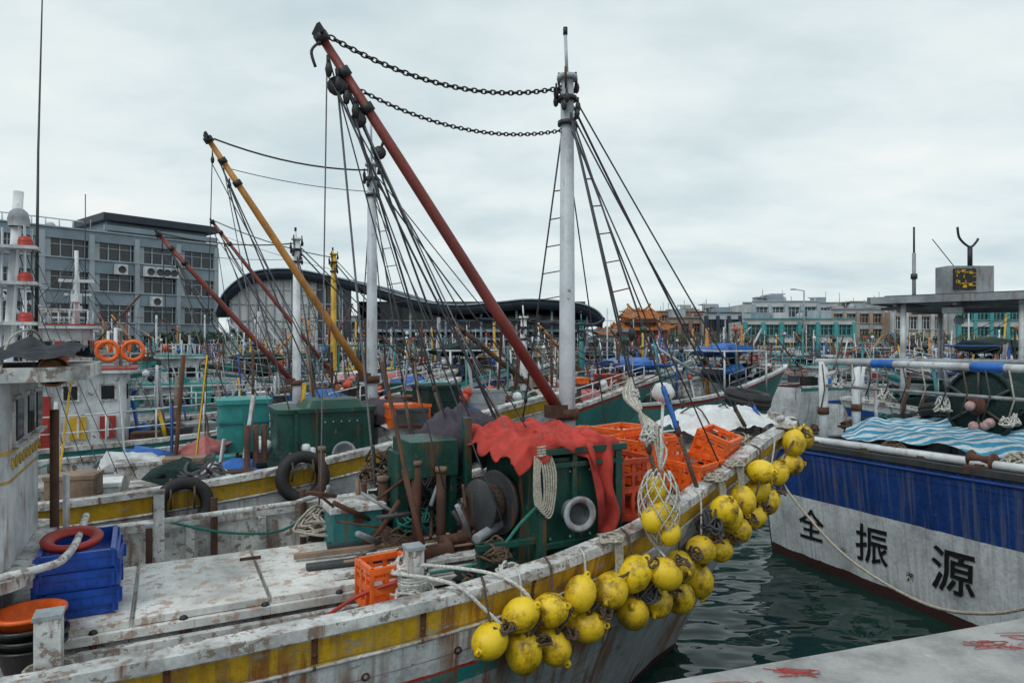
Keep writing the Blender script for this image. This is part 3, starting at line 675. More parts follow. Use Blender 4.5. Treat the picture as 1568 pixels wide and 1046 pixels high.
for y in (-.32, .08, .42): mb.box((XF, y, 2.62), (.03, .26, .3), 'wornwhite'); mb.box((XF+.01, y, 2.62), (.03, .21, .25), 'glass'); mb.box((XF+.02, y, 2.47), (.06, .28, .02), 'wornwhite')
for i in range(9):
    P = []
    for q in range(16):
        a = q*.55; P.append((XF+.004, -.45+i*.12+.04*math.cos(a)*(1-q/18)*(1 if i % 2 else -1), 2.355+.045*math.sin(a)*(1-q/18)))
    mb.tube(P, .008, 'gold', 5)
mb.lathe((XF+.2, -.5, 2.92), (.5, -1, 0), [(0, -.12), (.06, -.1), (.085, 0), (.095, .02), (.095, .05), (.08, .05), (.07, .02), (0, .02)], 'lens', 24)
mb.grid(lambda i, j: V((XF-1.6+1.95*i, -.78+1.4*j, 2.97+.15*math.sin(math.pi*clamp(j, .03, .97))**.5*(1-.4*i)+.07*noise.noise(V((i*9, j*6, 3)))+.03*noise.noise(V((i*24, j*18, 3))))), 60, 44, 'tarp')
for k in range(5): mb.tube(smoothpts([(XF-1.2+.3*k, -.8, 2.93), (XF-1.2+.3*k, -.5, 3.12), (XF-1.15+.3*k, 0, 3.17), (XF-1.15+.3*k, .6, 3.0)]), .008, 'rope', 5)
mb.tube([(XF+.1, .5, 1.0), (XF+.1, .5, 2.6)], .03, 'rusty', 8); mb.tube([(XF+.16, .62, 1.0), (XF+.16, .62, 2.1)], .022, 'white', 8)
mb.tube(smoothpts([(-9, -.85, 1.74), (-7.6, -.9, 1.78), (XF+.15, -.8, 1.8), (XF+.3, -.5, 1.8), (XF+.3, .5, 1.8)]), .024, 'wornwhite', 8)
mb.lathe((-8.0, .1, 3.1), (0, 0, 1), [(0, 0), (.2, 0), (.21, .1), (.2, .14), (0, .15)], 'cleanwhite', 20)
mb.build('wheelhouse', main, bevel=.005)

# ================================================================== neighbouring boats
def cabin(mb, u0, u1, w, z0, z1, k='cleanwhite', trim='teal', rng=R):
    cx = (u0+u1)/2; hx = (u1-u0)/2
    prism(mb, rr(cx, 0, hx, w, .1, 3), z0, z1, k); prism(mb, rr(cx, 0, hx+.15, w+.12, .15, 3), z1+.002, z1+.05, k)
    prism(mb, rr(cx, 0, hx+.15, w+.125, .15, 3), z1+.052, z1+.075, trim)
    prism(mb, rr(cx, 0, hx+.012, w+.012, .11, 3), z0+.25, z0+.31, trim)
    n = max(2, int((u1-u0)/.42))
    for i in range(n):
        x = u0+(i+.5)*(u1-u0)/n
        for sg in (-1, 1):
            mb.box((x, sg*w, z1-.3), (.24, .05, .27), 'wornwhite'); mb.box((x, sg*w, z1-.3), (.18, .06, .21), 'glass')
    for i in range(3): mb.box((u1, (i-1)*w*.6, z1-.3), (.05, w*.45, .24), 'glass')
    mb.box((u0+.3, -w-.0, (z0+z1)/2-.1), (.4, .04, (z1-z0)*.7), trim)
    for sg in (-1, 1):
        mb.tube([(u0, sg*w*.9, z1+.3), (u1, sg*w*.9, z1+.3)], .013, 'white', 5)
        for q in range(4): mb.tube([(u0+(u1-u0)*q/3, sg*w*.9, z1), (u0+(u1-u0)*q/3, sg*w*.9, z1+.3)], .012, 'white', 5)
def clutter(mb, H, dz, u0, u1, n, rng):
    ks = ['orange', 'bluepl', 'foam', 'turq', 'red', 'white', 'green', 'blkpl', 'bluetarp', 'wood', 'netg', 'netb', 'grey', 'white', 'dkgrey', 'netg', 'dkgrey', 'rusty']
    for i in range(n):
        u = rng.uniform(u0, u1); b = max(.15, H.B(u)-.35); v = rng.uniform(-b, b); k = rng.choice(ks); q = rng.random(); z = dz+rng.uniform(0, .3)
        if q < .32:
            w, l, h = rng.uniform(.25, .55), rng.uniform(.25, .4), rng.uniform(.12, .35); a = rng.uniform(-.3, .3)
            mb.box((u, v, z+h/2), (w, l, h), k, a); mb.box((u, v, z+h+.02), (w*1.06, l*1.06, .04), k, a); mb.box((u, v, z+h*.5), (w*1.03, l*1.03, .03), k, a)
        elif q < .57: mb.ball((u, v, z+.1), rng.uniform(.15, .35), rng.choice(['netg', 'netb', 'tarp', 'bluetarp', 'foam', 'purple', 'pinktarp', 'netg']), 12, (1.3, 1, .6), .8, 2.6)
        elif q < .74: tangle(mb, (u, v, z), .3, 4, .018, rng.choice(['rope', 'ropeb', 'ropeg', 'wire']), .6, 8, rng, 4)
        elif q < .92:
            h = rng.uniform(.6, 1.8); d = V((rng.uniform(-.2, .2), rng.uniform(-.2, .2), h)); mb.tube([(u, v, dz), V((u, v, dz))+d], rng.uniform(.012, .035), rng.choice(['white', 'rusty', 'teal', 'wood', 'yellow', 'blue', 'grey', 'rusty']), 6)
        else:
            for _ in range(4): mb.ball((u+rng.uniform(-.2, .2), v+rng.uniform(-.2, .2), z+.12+rng.uniform(0, .2)), .08, rng.choice(['redbuoy', 'foam', 'netg', 'redbuoy']), 8)
def frame(mb, u, w, z0, z1, k):
    mb.tube([(u, -w, z0), (u, -w, z1), (u, w, z1), (u, w, z0)], .03, k, 8); mb.tube([(u, -w, z0+(z1-z0)*.6), (u, w, z0+(z1-z0)*.6)], .018, k, 6)
def rails(mb, H, u0, u1, h, k, sgs=(-1, 1)):
    n = int(abs(u1-u0)/.7)+1
    for sg in sgs:
        P = [V((u0+(u1-u0)*i/n, sg*(H.B(u0+(u1-u0)*i/n)-.08), H.Z(u0+(u1-u0)*i/n))) for i in range(n+1)]
        for p in P: mb.tube([p, p+V((0, 0, h))], .013, k, 5)
        for f in (1, .5): mb.tube([p+V((0, 0, h*f)) for p in P], .011, k, 5)

# boat 2
O2 = V((1.0, 11.1, 0)); b2 = empty('fishing_boat', O2, A1); MW2 = Matrix.Translation(O2) @ Matrix.Rotation(A1, 4, 'Z')
H2 = Hull(12.5, BP, [(0, 2.3), (-2, 2.1), (-3.5, 1.82), (-5, 1.62), (-7, 1.48), (-12.5, 1.5)])
mb = MB(); H2.build(mb, 'hull_y', n=50, strake=[(.2, .016, 'wornwhite')]); mb.build('hull', b2)
mb = MB(); rig(mb, H2, -3.33, 1.0, 5.6, 6.4, 2.65, (-5.43, 0, 5.65), 'mast', 'orboom', det=False); mb.build('mast_and_rigging', b2)
mb = MB()
cx = -4.1; prism(mb, rr(cx, -.4, .6, .42, .12, 5), 1.5, 2.22, 'green'); prism(mb, rr(cx, -.4, .63, .45, .14, 5), 2.22, 2.27, 'green'); prism(mb, rr(cx+.1, -.4, .4, .3, .12, 5), 2.27, 2.36, 'green', .85, cx+.1, -.4); mb.box((cx+.15, -.825, 1.9), (.5, .02, .5), 'green'); mb.box((cx-.4, -.83, 1.9), (.04, .04, .7), 'green'); mb.box((cx-.15, -.83, 1.9), (.03, .03, .7), 'green')
for i in range(5): mb.ball((cx-.05+i*.1, -.84, 2.1), .012, 'grey', 6); mb.ball((cx-.05+i*.1, -.84, 1.7), .012, 'grey', 6)
mb.lathe((cx+.15, -.83, 1.72), (0, -1, 0), [(.05, 0), (.11, .02), (.09, .1), (.14, .12), (.15, .15), (.12, .15), (.07, .1), (0, .09)], 'grey', 20)
prism(mb, rr(-4.95, .75, .32, .28, .06, 3), 1.6, 2.25, 'turq'); prism(mb, rr(-4.95, .75, .36, .31, .08, 3), 2.25, 2.31, 'turq'); mb.box((-4.95, .46, 1.9), (.06, .04, .6), 'teal'); mb.box((-4.95, .75, 2.0), (.67, .59, .03), 'teal')
for u, v, w, l, h, k in ((-7.6, -.5, .6, .5, .3, 'white'), (-6.6, -.7, .45, .35, .28, 'foam'), (-6.8, .1, .8, .5, .16, 'wornwhite'), (-6.0, -.6, .5, .35, .2, 'wornwhite'), (-7.3, .5, 1., .6, .15, 'grey'), (-6.2, .5, .5, .4, .3, 'wornwhite')):
    mb.box((u, v, 1.25+h/2), (w, l, h), k); mb.box((u, v, 1.25+h+.02), (w+.06, l+.06, .04), k)
mb.beam((-8.5, -.3, 1.22), (-5.5, -.3, 1.22), 1.6, .06, 'deck'); mb.beam((-8.3, -1.0, 1.22), (-5.6, -1.0, 1.28), .14, .1, 'wood')
for u in (-4.95, -4.85, -5.05): mb.tube([(u, -.75+.3*(u+5), 1.2), (u, -.75+.3*(u+5), 2.1)], .035, 'rusty', 8)
for i in range(7): netpile(mb, (-5.6+.4*i, -1.0+.12*(i % 3), 1.3), .18, ('netb', 'netg')[i % 2], ('ropeb', 'rope', 'ropeb')[i % 3], n=7, r=.012)
mb.ball((-3.5, .5, 2.0), .35, 'bluetarp', 18, (1.5, 1, .6), .7, 2.6); mb.ball((-3.0, -.6, 1.95), .26, 'foam', 14, (1.4, 1, .7), .6, 2.6); mb.ball((-2.2, -.2, 2.1), .35, 'bluetarp', 18, (1.5, .9, .5), .7, 2.6)
clutter(mb, H2, 1.85, -3.2, -.8, 40, R); clutter(mb, H2, 1.3, -5.9, -3.4, 38, R); clutter(mb, H2, 1.1, -8.2, -6, 14, R)
cabin(mb, -10.2, -8.8, .75, 1.0, 2.5); mb.tube([(-7.6, 0, 1.), (-7.4, 0, 4.8)], .05, 'cleanwhite', 10)
for z in (3.3, 3.75, 4.15): mb.box((-7.45, 0, z), (.5, .45, .035), 'white'); mb.tube([(-7.6, -.2, z), (-7.6, -.2, z+.3)], .06, 'white', 10); mb.lathe((-7.32, -.12, z+.02), (0, 0, 1), [(0, 0), (.07, 0), (.075, .05), (.06, .1), (0, .12)], 'red', 14)
for an in range(4): mb.tube([(-7.45+.22*math.cos(an*1.57+.7), .22*math.sin(an*1.57+.7), 3.0), (-7.45+.2*math.cos(an*1.57+.7), .2*math.sin(an*1.57+.7), 4.4)], .014, 'cleanwhite', 6)
mb.lathe((-7.4, 0, 4.4), (0, 0, 1), [(0, 0), (.1, 0), (.11, .08), (.09, .16), (.05, .2), (0, .21)], 'grey', 14)
mb.tube([(-7.25, .1, 3.2), (-7.23, .1, 5.3), (-7.18, .1, 7.6)], [.022, .013, .006], 'dkgrey', 6)
for k in range(5): mb.tube(sag((-7.4, 0, 4.5-.2*k), (-6.2-.2*k, -.9+.4*k, 1.6), .05, 6), .006, 'wire', 4)
mb.build('deck_equipment', b2, bevel=.005)
for u, o, tz in ((-5.75, .22, .1), (-4.55, .16, .0)):
    p = H2.off(u, o); mb = MB(); mb.tyre((0, 0, 0), (.05, -1, .18), .29, .16); mb.build('tyre_fender', M4=MW2 @ Matrix.Translation(p+V((0, -.1, .08))))
    mb = MB()
    for s in (-.12, .1): mb.tube(smoothpts([p+V((s, -.12, .05)), p+V((s, -.2, .2)), p+V((s, .0, .34)), p+V((s, .2, .2))]), .012, 'ropeb', 5)
    mb.build('fender_rope', b2)

def midboat(O, mastk, boomk, zt, ztt, tip, hm, seed, cab=(-7.6, -6.1), fly=True, um=-3.33, ang=A1, trim='red', L=12):
    rng = random.Random(seed); e = empty('fishing_boat', O, ang)
    H = Hull(L, BP, [(0, 2.3), (-2, 2.0), (-4, 1.7), (-7, 1.5), (-12, 1.5)])
    mb = MB(); H.build(mb, hm, n=30, nt=8, ribs=False); mb.build('hull', e)
    mb = MB(); rig(mb, H, um, 1., zt, ztt, 2.4, tip, mastk, boomk, thin=.009); mb.build('mast_and_rigging', e)
    mb = MB()
    if cab: cabin(mb, cab[0], cab[1], .8, 1.0, 2.6, 'white', trim)
    if fly:
        c = (cab[0]+cab[1])/2
        cabin(mb, cab[0]+.2, cab[1]-.55, .5, 2.67, 3.3, 'white', trim)
        frame(mb, c+.6, .7, 2.6, 3.3, 'cleanwhite'); frame(mb, c-.6, .7, 2.6, 3.7, 'cleanwhite')
        for x in (.5, .85): mb.tube([V((c+x, -.86, 2.95))+V((.15*math.cos(a*.5236), 0, .15*math.sin(a*.5236))) for a in range(12)], .035, 'orange', 8, True)
        for x, kk in ((-.4, 'red'), (.1, 'yellow'), (.5, 'red')): mb.box((c+x, -.81, 1.75), (.22, .03, .35), kk); mb.box((c+x, -.815, 1.75), (.03, .035, .3), 'white')
        mb.tube([(c, 0, 3.3), (c, 0, 4.6)], .03, 'cleanwhite', 8); mb.box((c, 0, 4.1), (.5, .06, .05), 'cleanwhite'); mb.box((c, 0, 3.8), (.1, .6, .12), 'cleanwhite')
        mb.tube([(c+.1, .3, 3.3), (c+.1, .3, 5.6)], .008, 'black', 5); mb.beam((c-.9, -.9, 1.2), (c-.5, -.82, 2.6), .04, .04, 'cleanwhite')
        for k in range(6): mb.tube(sag((c, 0, 4.5), (c-2+.8*k, -.8+.3*k, 1.7), .04, 5), .007, 'wire', 4)
    clutter(mb, H, 1.2, -min(6, L-.3), -3.5, 56, rng); clutter(mb, H, 1.85, -3.2, -.8, 30, rng)
    if L > 9: clutter(mb, H, 1.1, -11.5, -8, 24, rng); rails(mb, H, -5, -9, .5, 'white')
    rails(mb, H, -.6, -3, .35, 'white')
    mb.build('deck_equipment', e); return e
midboat((-1.1, 14.4, 0), 'cleanwhite', 'redboom', 5.05, 5.25, (-5.64, 0, 4.95), 'hull_b1', 3)
midboat((-1.5, 18.6, 0), 'yellow', 'redboom', 5.3, 5.45, (-6.1, .2, 5.9), 'hull_b2', 4, cab=(-9.5, -8), trim='teal')
midboat((3.2, 15.2, 0), 'cleanwhite', 'rusty', 3.6, 3.9, (-4.8, .2, 3.5), 'hull_b3', 5, cab=None, fly=False, L=5.2)
midboat((4.8, 19.5, 0), 'teal', 'orboom', 3.6, 3.9, (-4.9, -.3, 3.6), 'hull_b1', 6, cab=None, fly=False, L=6.2)

# ================================================================== right boat (blue / white)
AR = math.atan2(.67, -.74); OR = V((3.75, 10.3, 0)); br_ = empty('fishing_boat', OR, AR); MWR = Matrix.Translation(OR) @ Matrix.Rotation(AR, 4, 'Z')
HR = Hull(13, [(0, .05), (-.3, .24), (-1, .62), (-2, 1.2), (-3.5, 2.02), (-5, 2.3), (-7, 2.35), (-13, 2.2)], [(0, 1.62), (-2, 1.7), (-3.5, 1.76), (-6, 1.78), (-13, 1.8)], rake=.25, flare=.22, low=.08)
mb = MB(); HR.build(mb, 'hull_r', cap='dkgrey', inm='grey', dk='grey', dz=1.2, fu=-2.0, n=50, strake=[(.07, .02, 'blue')])
mb.build('hull', br_)
def lettering(txt, uc, zc, size):
    cu = bpy.data.curves.new('t', 'FONT'); cu.body = txt; cu.size = 1; cu.align_x = 'CENTER'; cu.resolution_u = 3
    try: cu.offset = .012
    except Exception: pass
    o = bpy.data.objects.new('t', cu); scene.collection.objects.link(o); bpy.context.view_layer.update()
    me = bpy.data.meshes.new_from_object(o.evaluated_get(bpy.context.evaluated_depsgraph_get()))
    bpy.data.objects.remove(o)
    xs = [v.co.x for v in me.vertices]; ys = [v.co.y for v in me.vertices]
    if not xs: return
    cx = (min(xs)+max(xs))/2; cy = (min(ys)+max(ys))/2; s = size/max(max(xs)-min(xs), max(ys)-min(ys))
    vs = []
    for v in me.vertices:
        x = (v.co.x-cx)*s; y = (v.co.y-cy)*s
        x, y = x*1.0+y*.04+.008*noise.noise(V((x*9, y*9, 1))), y+x*.05+.008*noise.noise(V((x*9, y*9, 7)))
        z = zc+y; u = uc-x*.87
        for _ in range(3):
            t = (HR.Z(u)-z)/(HR.Z(u)+.4); p = HR.side(u, t, 1); u += (uc-x*.87)-p.x
        p = HR.side(u, t, 1); q = HR.side(u-.05, t, 1); tn = (p-q).normalized(); nn = V((-tn.y, tn.x, 0))
        if nn.y < 0: nn = -nn
        vs.append(p+nn*.012)
    mb = MB(); mb.add(vs, [tuple(p.vertices) for p in me.polygons], 'ink'); mb.build('lettering', br_)
for a in (('全', -.9, .6, .46), ('振', -1.78, .6, .49), ('源', -2.72, .62, .52), ('小', -1.38, .4, .09), ('港', -2.25, .38, .11)): lettering(*a)
mb = MB()
for o, r, k, dv in ((.0, .045, 'cleanwhite', -.12), (.0, .03, 'grey', -.28)):
    mb.tube([V((u, HR.B(u)+dv, HR.Z(u)+.1)) for u in (-.5, -1, -1.5, -2, -2.5, -3, -3.5, -4, -5, -6)], r, k, 10)
for u in (-1., -1.7, -2.4, -3.0): wrap(mb, (u, HR.B(u)-.12, HR.Z(u)+.05), .06, 3, .01, 'ropeb')
mb.lathe((-3.0, HR.B(-3.0)-.12, HR.Z(-3)+.14), (-.85, .5, 0), [(0, -.13), (.06, -.13), (.085, -.12), (.05, -.1), (.04, 0), (.05, .1), (.085, .12), (.06, .13), (0, .13)], 'rusty', 16)
mb.box((-3.0, HR.B(-3.0)-.12, HR.Z(-3)+.03), (.3, .2, .08), 'rusty')
tangle(mb, (-3.3, HR.B(-3.3)-.35, 1.85), .16, 7, .011, 'rope', .6); tangle(mb, (-2.0, HR.B(-2)-.3, 1.8), .16, 5, .011, 'ropeb', .4)
mb.grid(lambda i, j: V((-1.2-3.6*i, -1.4+2.75*j-(1-i)*.2*j-.9*(1-i)**2*j, 1.8+.27*math.sin(math.pi*clamp(j, .02, .98))**.6*math.sin(math.pi*clamp(i, .03, .97))**.4+.13*noise.noise(V((i*7, j*6, 4)))+.05*noise.noise(V((i*19, j*15, 4))))), 60, 50, 'stripe')
mb.build('deck_tarp_and_rails', br_)
mb = MB()
for u, v in [(-1.0, .3), (-3.6, 1.55), (-1.2, -.5), (-5.2, 1.9), (-4, -1.5)]:
    mb.tube([(u, v, 1.6), (u, v, 2.82)], .06, 'cleanwhite', 10); mb.tube([(u, v, 2.1), (u, v, 2.2)], .075, 'rusty', 10)
mb.beam((-.95, .28, 2.62), (-1.5, .5, 2.8), .04, .04, 'cleanwhite')
mb.tube([(-.9, .25, 2.82), (-3.6, 1.55, 2.82), (-5.2, 1.9, 2.82), (-8, 1.9, 2.82)], .045, 'white', 10); mb.tube([(-1.0, .3, 2.82), (-1.2, -.5, 2.82), (-4, -1.5, 2.82)], .04, 'grey', 8)
for q, l in ((.3, .3), (.72, .35)):
    a = V((-.9, .25, 2.82)).lerp(V((-3.6, 1.55, 2.82)), q); d_ = V((-2.7, 1.3, 0)).normalized(); mb.tube([a+d_*l*i/8 for i in range(9)], [.054+.006*(i % 2) for i in range(9)], 'bluetarp', 10)
mb.tube([(-1, .3, 2.5), (-3.6, 1.55, 2.5)], .02, 'grey', 6)
c = V((-2.95, -.15, 2.32)); ax = V((.5, .9, 0)).normalized()
mb.lathe(c, ax, [(.05, -.35), (.42, -.35), (.42, -.3), (.27, -.28), (.32, -.1), (.28, .1), (.32, .22), (.27, .28), (.42, .3), (.42, .35), (.05, .35)], 'netg', 26)
mb.lathe(c, ax, [(.42, .33), (.45, .33), (.45, .38), (.42, .38)], 'netg', 26, True); mb.lathe(c, ax, [(.1, .36), (.12, .42), (0, .43)], 'rusty', 14)
for an in range(6): mb.tube([c+ax*.38, c+ax*.38+(V((0, 0, 1))*math.cos(an*1.047)+ax.cross(V((0, 0, 1)))*math.sin(an*1.047))*.43], .018, 'dkgrey', 6)
for k in range(5): mb.ball(c+ax*.42+V((R.uniform(-.15, .15), .05, R.uniform(-.25, .0))), .06, 'pink', 10)
tangle(mb, c+V((0, 0, -.1)), .36, 16, .011, 'netg', .6); mb.box(c-V((0, 0, .45)), (.5, .9, .2), 'green')
mb.tyre((-3.7, -.1, 2.15), (.5, .9, .3), .33, .17); mb.tyre((-3.6, .15, 2.1), (.4, .9, .6), .3, .16); mb.tyre((-2.2, -.75, 2.0), (.3, .2, 1), .3, .16); mb.tyre((-2.22, -.72, 2.16), (.1, -.2, 1), .28, .15)
for k, (u, v, z, rad) in enumerate(((-1.2, -.6, 1.85, .2), (-1.6, -.8, 1.9, .3), (-2.0, -1.2, 1.95, .3), (-2.8, -1.2, 2.0, .35), (-3.4, -.9, 2.0, .35))):
    netpile(mb, (u, v, z), rad, ('netb', 'netg', 'tarp', 'netg', 'purple')[k], ('ropeb', 'ropeg', 'rope')[k % 3], n=8)
for k in range(12):
    u = -1.-k*.22; v = .35-.48*(u+1); zb = 2.1+(k*.37 % .4)
    mb.tube([(u, v, 2.8), (u-.05, v+.05, (2.8+zb)/2), (u+.03, v, zb)], .009, ('ropeb', 'wire', 'rope', 'wire')[k % 4], 5)
    if k % 3 == 1: tangle(mb, (u, v-.05, zb), .1, 7, .01, ('ropeb', 'ropew', 'ropeg')[k % 3], 1.4, 8)
for k in range(10): mb.tube([(-1.2-.25*k, -.5-.1*k, 1.8), (-1.2-.25*k+R.uniform(-.2, .2), -.5-.1*k, 2.4+R.uniform(0, .5))], R.uniform(.012, .03), R.choice(['rusty', 'white', 'blue', 'teal', 'rusty']), 6)
mb.build('deck_frame', br_)

# canopy boat behind
OC = V((6.9, 14.3, 0)); bc = empty('fishing_boat', OC, AR)
HC = Hull(13, [(0, .05), (-.3, .24), (-1, .62), (-2, 1.2), (-3.5, 1.9), (-5, 2.1), (-13, 2.0)], [(0, 1.9), (-3, 1.8), (-13, 1.8)], rake=.8, flare=.3, low=.1)
mb = MB(); HC.build(mb, 'hull_b2', n=24, nt=8, ribs=False)
CZ = 3.84
mb.box((-5, 0, CZ), (8., 3.6, .06), 'grey'); mb.box((-5, 1.8, CZ-.01), (8.05, .06, .12), 'grey'); mb.box((-5, -1.8, CZ-.01), (8.05, .06, .12), 'dkgrey'); mb.box((-1, 0, CZ-.01), (.06, 3.66, .12), 'grey')
mb.box((-5, 0, CZ+.055), (7.6, 3.2, .05), 'dkgrey')
for i in range(9): mb.box((-1.4-i*.9, 0, CZ-.08), (.06, 3.5, .09), 'grey')
for v in (-1.2, 0, 1.2): mb.box((-5, v, CZ-.14), (7.9, .05, .06), 'grey')
for u in (-1.5, -3.2, -5, -7, -8.8):
    for v in (-1.6, 1.6): mb.tube([(u, v, 1.7), (u, v, CZ-.06)], .05, 'white', 8)
for u in (-2.2, -4): mb.box((u, 1.3, CZ-.2), (.3, .16, .1), 'foam')
mb.lathe((-1.9, -1.2, CZ-.3), (0, 0, 1), [(0, -.1), (.08, -.08), (.1, 0), (.06, .08), (0, .1)], 'foam', 12)
rails(mb, HC, -.6, -8, .6, 'grey'); clutter(mb, HC, 1.8, -8, -1, 110, random.Random(9))
mb.tube([(-1.4, .3, 3.7), (-1.4, .3, 4.8)], .035, 'grey', 8); mb.tube([(-1.4, .3, 4.3), (-1.4, .3, 4.4)], .06, 'dkgrey', 8); mb.tube([(-1.4, .3, 4.8), (-1.4, .3, 5.3)], .02, 'black', 6)
cabin(mb, -7, -4.8, 1.0, 1.7, 3.1, 'white', 'teal')
mb.build('hull_and_canopy', bc)
mb = MB(); mb.box((0, 0, .25), (.8, .35, .5), 'grey'); mb.box((-.12, -.19, .27), (.38, .03, .36), 'black')
for r in range(2):
    for c_ in range(3):
        for k in range(5): mb.box((-.25+c_*.13+R.uniform(-.04, .04), -.21, .36-r*.17+R.uniform(-.05, .05)), (R.choice([.07, .015]), .012, R.choice([.012, .012, .05])), 'yellow')
mb.tube([(.1, 0, .5), (.1, 0, .85)], .04, 'black', 8); mb.tube(smoothpts([(-.12, 0, 1.2), (-.08, 0, 1.0), (.1, 0, .85), (.22, 0, .95), (.24, 0, 1.0)]), .02, 'black', 8)
mb.tube([(-.1, .1, .5), (-.5, .1, 1.0)], .008, 'black', 5)
mb.build('led_sign', M4=Matrix.Translation((7.95, 12., 3.91)))

# ================================================================== background fleet (each boat one object)
def bgboat(x, y, ang, seed):
    rng = random.Random(seed); L = rng.uniform(9, 13); s = rng.uniform(.92, 1.1)
    H = Hull(L, [(0, .05), (-.3, .35), (-1.2, .8), (-3, 1.4), (-5, 1.6), (-L, 1.4)], [(0, 2.3), (-2, 1.95), (-4, 1.6), (-L, 1.5)], rake=1.4)
    mb = MB(); H.build(mb, rng.choice(['hull_y', 'hull_b1', 'hull_b2', 'hull_b3', 'hull_b1', 'hull_b2']), cap=rng.choice(['white', 'teal', 'wornwhite', 'blue', 'grey']), dk='grey', n=14, nt=5, ribs=False)
    trim = rng.choice(['teal', 'red', 'blue', 'turq', 'white', 'yellow', 'grey']); cu = rng.uniform(-L+1.8, -5.5); w = rng.uniform(.5, .72); hl = rng.uniform(.45, .8)
    zc = rng.uniform(1.9, 2.3)
    cabin(mb, cu-hl, cu+hl, w, 1.0, zc, rng.choice(['white', 'white', 'wornwhite', 'grey', 'turq']), trim)
    if rng.random() < .25: cabin(mb, cu-.4, cu+.3, .45, zc+.06, zc+.6, 'white', trim)
    mb.tube([(cu, .2, zc), (cu, .2, zc+rng.uniform(.8, 2.2))], .02, 'white', 5); mb.box((cu, 0, zc+.45), (.06, .6, .08), 'white'); mb.ball((cu+.3, -.2, zc+.2), .11, 'foam', 8)
    mk = rng.choice(['cleanwhite', 'grey', 'mast', 'yellow', 'redboom', 'teal', 'white', 'orboom'])
    um = rng.uniform(-3.6, -2.6); zt = rng.uniform(3.2, 4.2) if x > -.1*y else rng.uniform(3.4, 5.0)
    mb.tube([(um, 0, 1), (um, 0, zt)], .05, mk, 8); mb.tube([(um, 0, zt), (um, 0, zt+.5)], .015, 'dkgrey', 5)
    tp = V((um-rng.uniform(1.2, 2.4), rng.uniform(-.5, .5), zt-rng.uniform(-.1, .5))); mb.tube([(um-.1, 0, 2), tp], .04, rng.choice(['redboom', 'orboom', 'mast', 'rusty']), 7)
    mb.tube(sag(tp, (um, 0, zt-.1), .08, 5), .01, 'wire', 4)
    for e in ((-.4, 0, 2.3), (-1, -.3, 2.2), (um+.3, 1.2, 1.8), (um+.3, -1.2, 1.8), (um-.5, 1.3, 1.7), (um-.5, -1.3, 1.7)): mb.tube([(um, 0, zt-.1), e], .01, 'wire', 4)
    for e in ((um-.5, .3, 1.8), (um-1, -.4, 1.8), (um-2, .5, 1.8)): mb.tube([tp, e], .01, 'wire', 4)
    for k in range(rng.randint(10, 20)):
        u = rng.uniform(-L+1, -.5); v = rng.uniform(-1, 1)*max(.1, H.B(u)-.2); h = rng.uniform(.7, 2.2)
        a = V((u, v, 1.3)); b = a+V((rng.uniform(-.5, .5), rng.uniform(-.5, .5), h)); mb.tube([a, b], rng.uniform(.01, .028), rng.choice(['grey', 'white', 'teal', 'rusty', 'yellow', 'blue', 'grey', 'wood', 'black', 'rusty']), 5)
        if rng.random() < .25: mb.ball(b, .08, rng.choice(['redbuoy', 'foam', 'bluetarp', 'black']), 6)
    for u0 in ((-1.7, -4.6) if rng.random() < .5 else (-2.2,)):
        w = 1.05; kk = rng.choice(['white', 'teal', 'grey', 'rusty', 'blue']); zf = rng.uniform(2.3, 2.8)
        for uu in (u0, u0-1.4): frame(mb, uu, w, 1.6, zf, kk)
        for sg in (-1, 0, 1): mb.tube([(u0, sg*w, zf), (u0-1.4, sg*w, zf)], .022, kk, 6)
        for k in range(6): mb.ball((u0-.25*k, rng.uniform(-.8, .8), zf-.3), .1, rng.choice(['redbuoy', 'netb', 'foam', 'bluetarp', 'netg', 'netb']), 7)
        for k in range(8): q = rng.uniform(-w, w); mb.tube([(u0-.2*k, q, zf), (u0-.2*k+.1, q, 1.7)], .012, rng.choice(['ropeb', 'rope', 'ropeg', 'bluetarp', 'wire']), 4)
        if rng.random() < .4: mb.ball((u0-.7, 0, zf), .5, rng.choice(['tarp', 'netg', 'bluetarp', 'netb']), 12, (1.5, 1.8, .35), .6, 2.6)
    clutter(mb, H, 1.35, -L+1, -4, 34, rng); clutter(mb, H, 1.85, -3, -.8, 20, rng); rails(mb, H, -.5, -3.2, .45, rng.choice(['white', 'teal', 'grey', 'rusty'])); rails(mb, H, -4.5, -L+1, .5, rng.choice(['white', 'grey', 'grey']))
    mb.build('fishing_boat', M4=Matrix.Translation((x, y, 0)) @ Matrix.Rotation(ang, 4, 'Z') @ Matrix.Scale(s, 4))
seed = 100
for row, y in enumerate((21, 26, 31.5, 38, 46, 55)):
    x = -.85*y+R.uniform(0, 2)
    while x < .85*y:
        seed += 1
        if not (y < 24 and -9 < x < -.5) and not (y < 24 and 6 < x < 14):
            bgboat(x+R.uniform(-.5, .5), y+R.uniform(-1.2, 1.2), A1+R.uniform(-.12, .12)+(math.pi if R.random() < .3 else 0), seed)
        x += R.uniform(4.4, 6.2)+(y-20)*.05
for (x, y, a) in ((-10.5, 14.8, A1), (-13.5, 18, A1), (-9.5, 20.5, A1), (9.5, 17.5, 2.2), (12.5, 16.5, 2.4), (11, 20, 2.2), (8.2, 20.5, .4)):
    seed += 1; bgboat(x, y, a, seed)

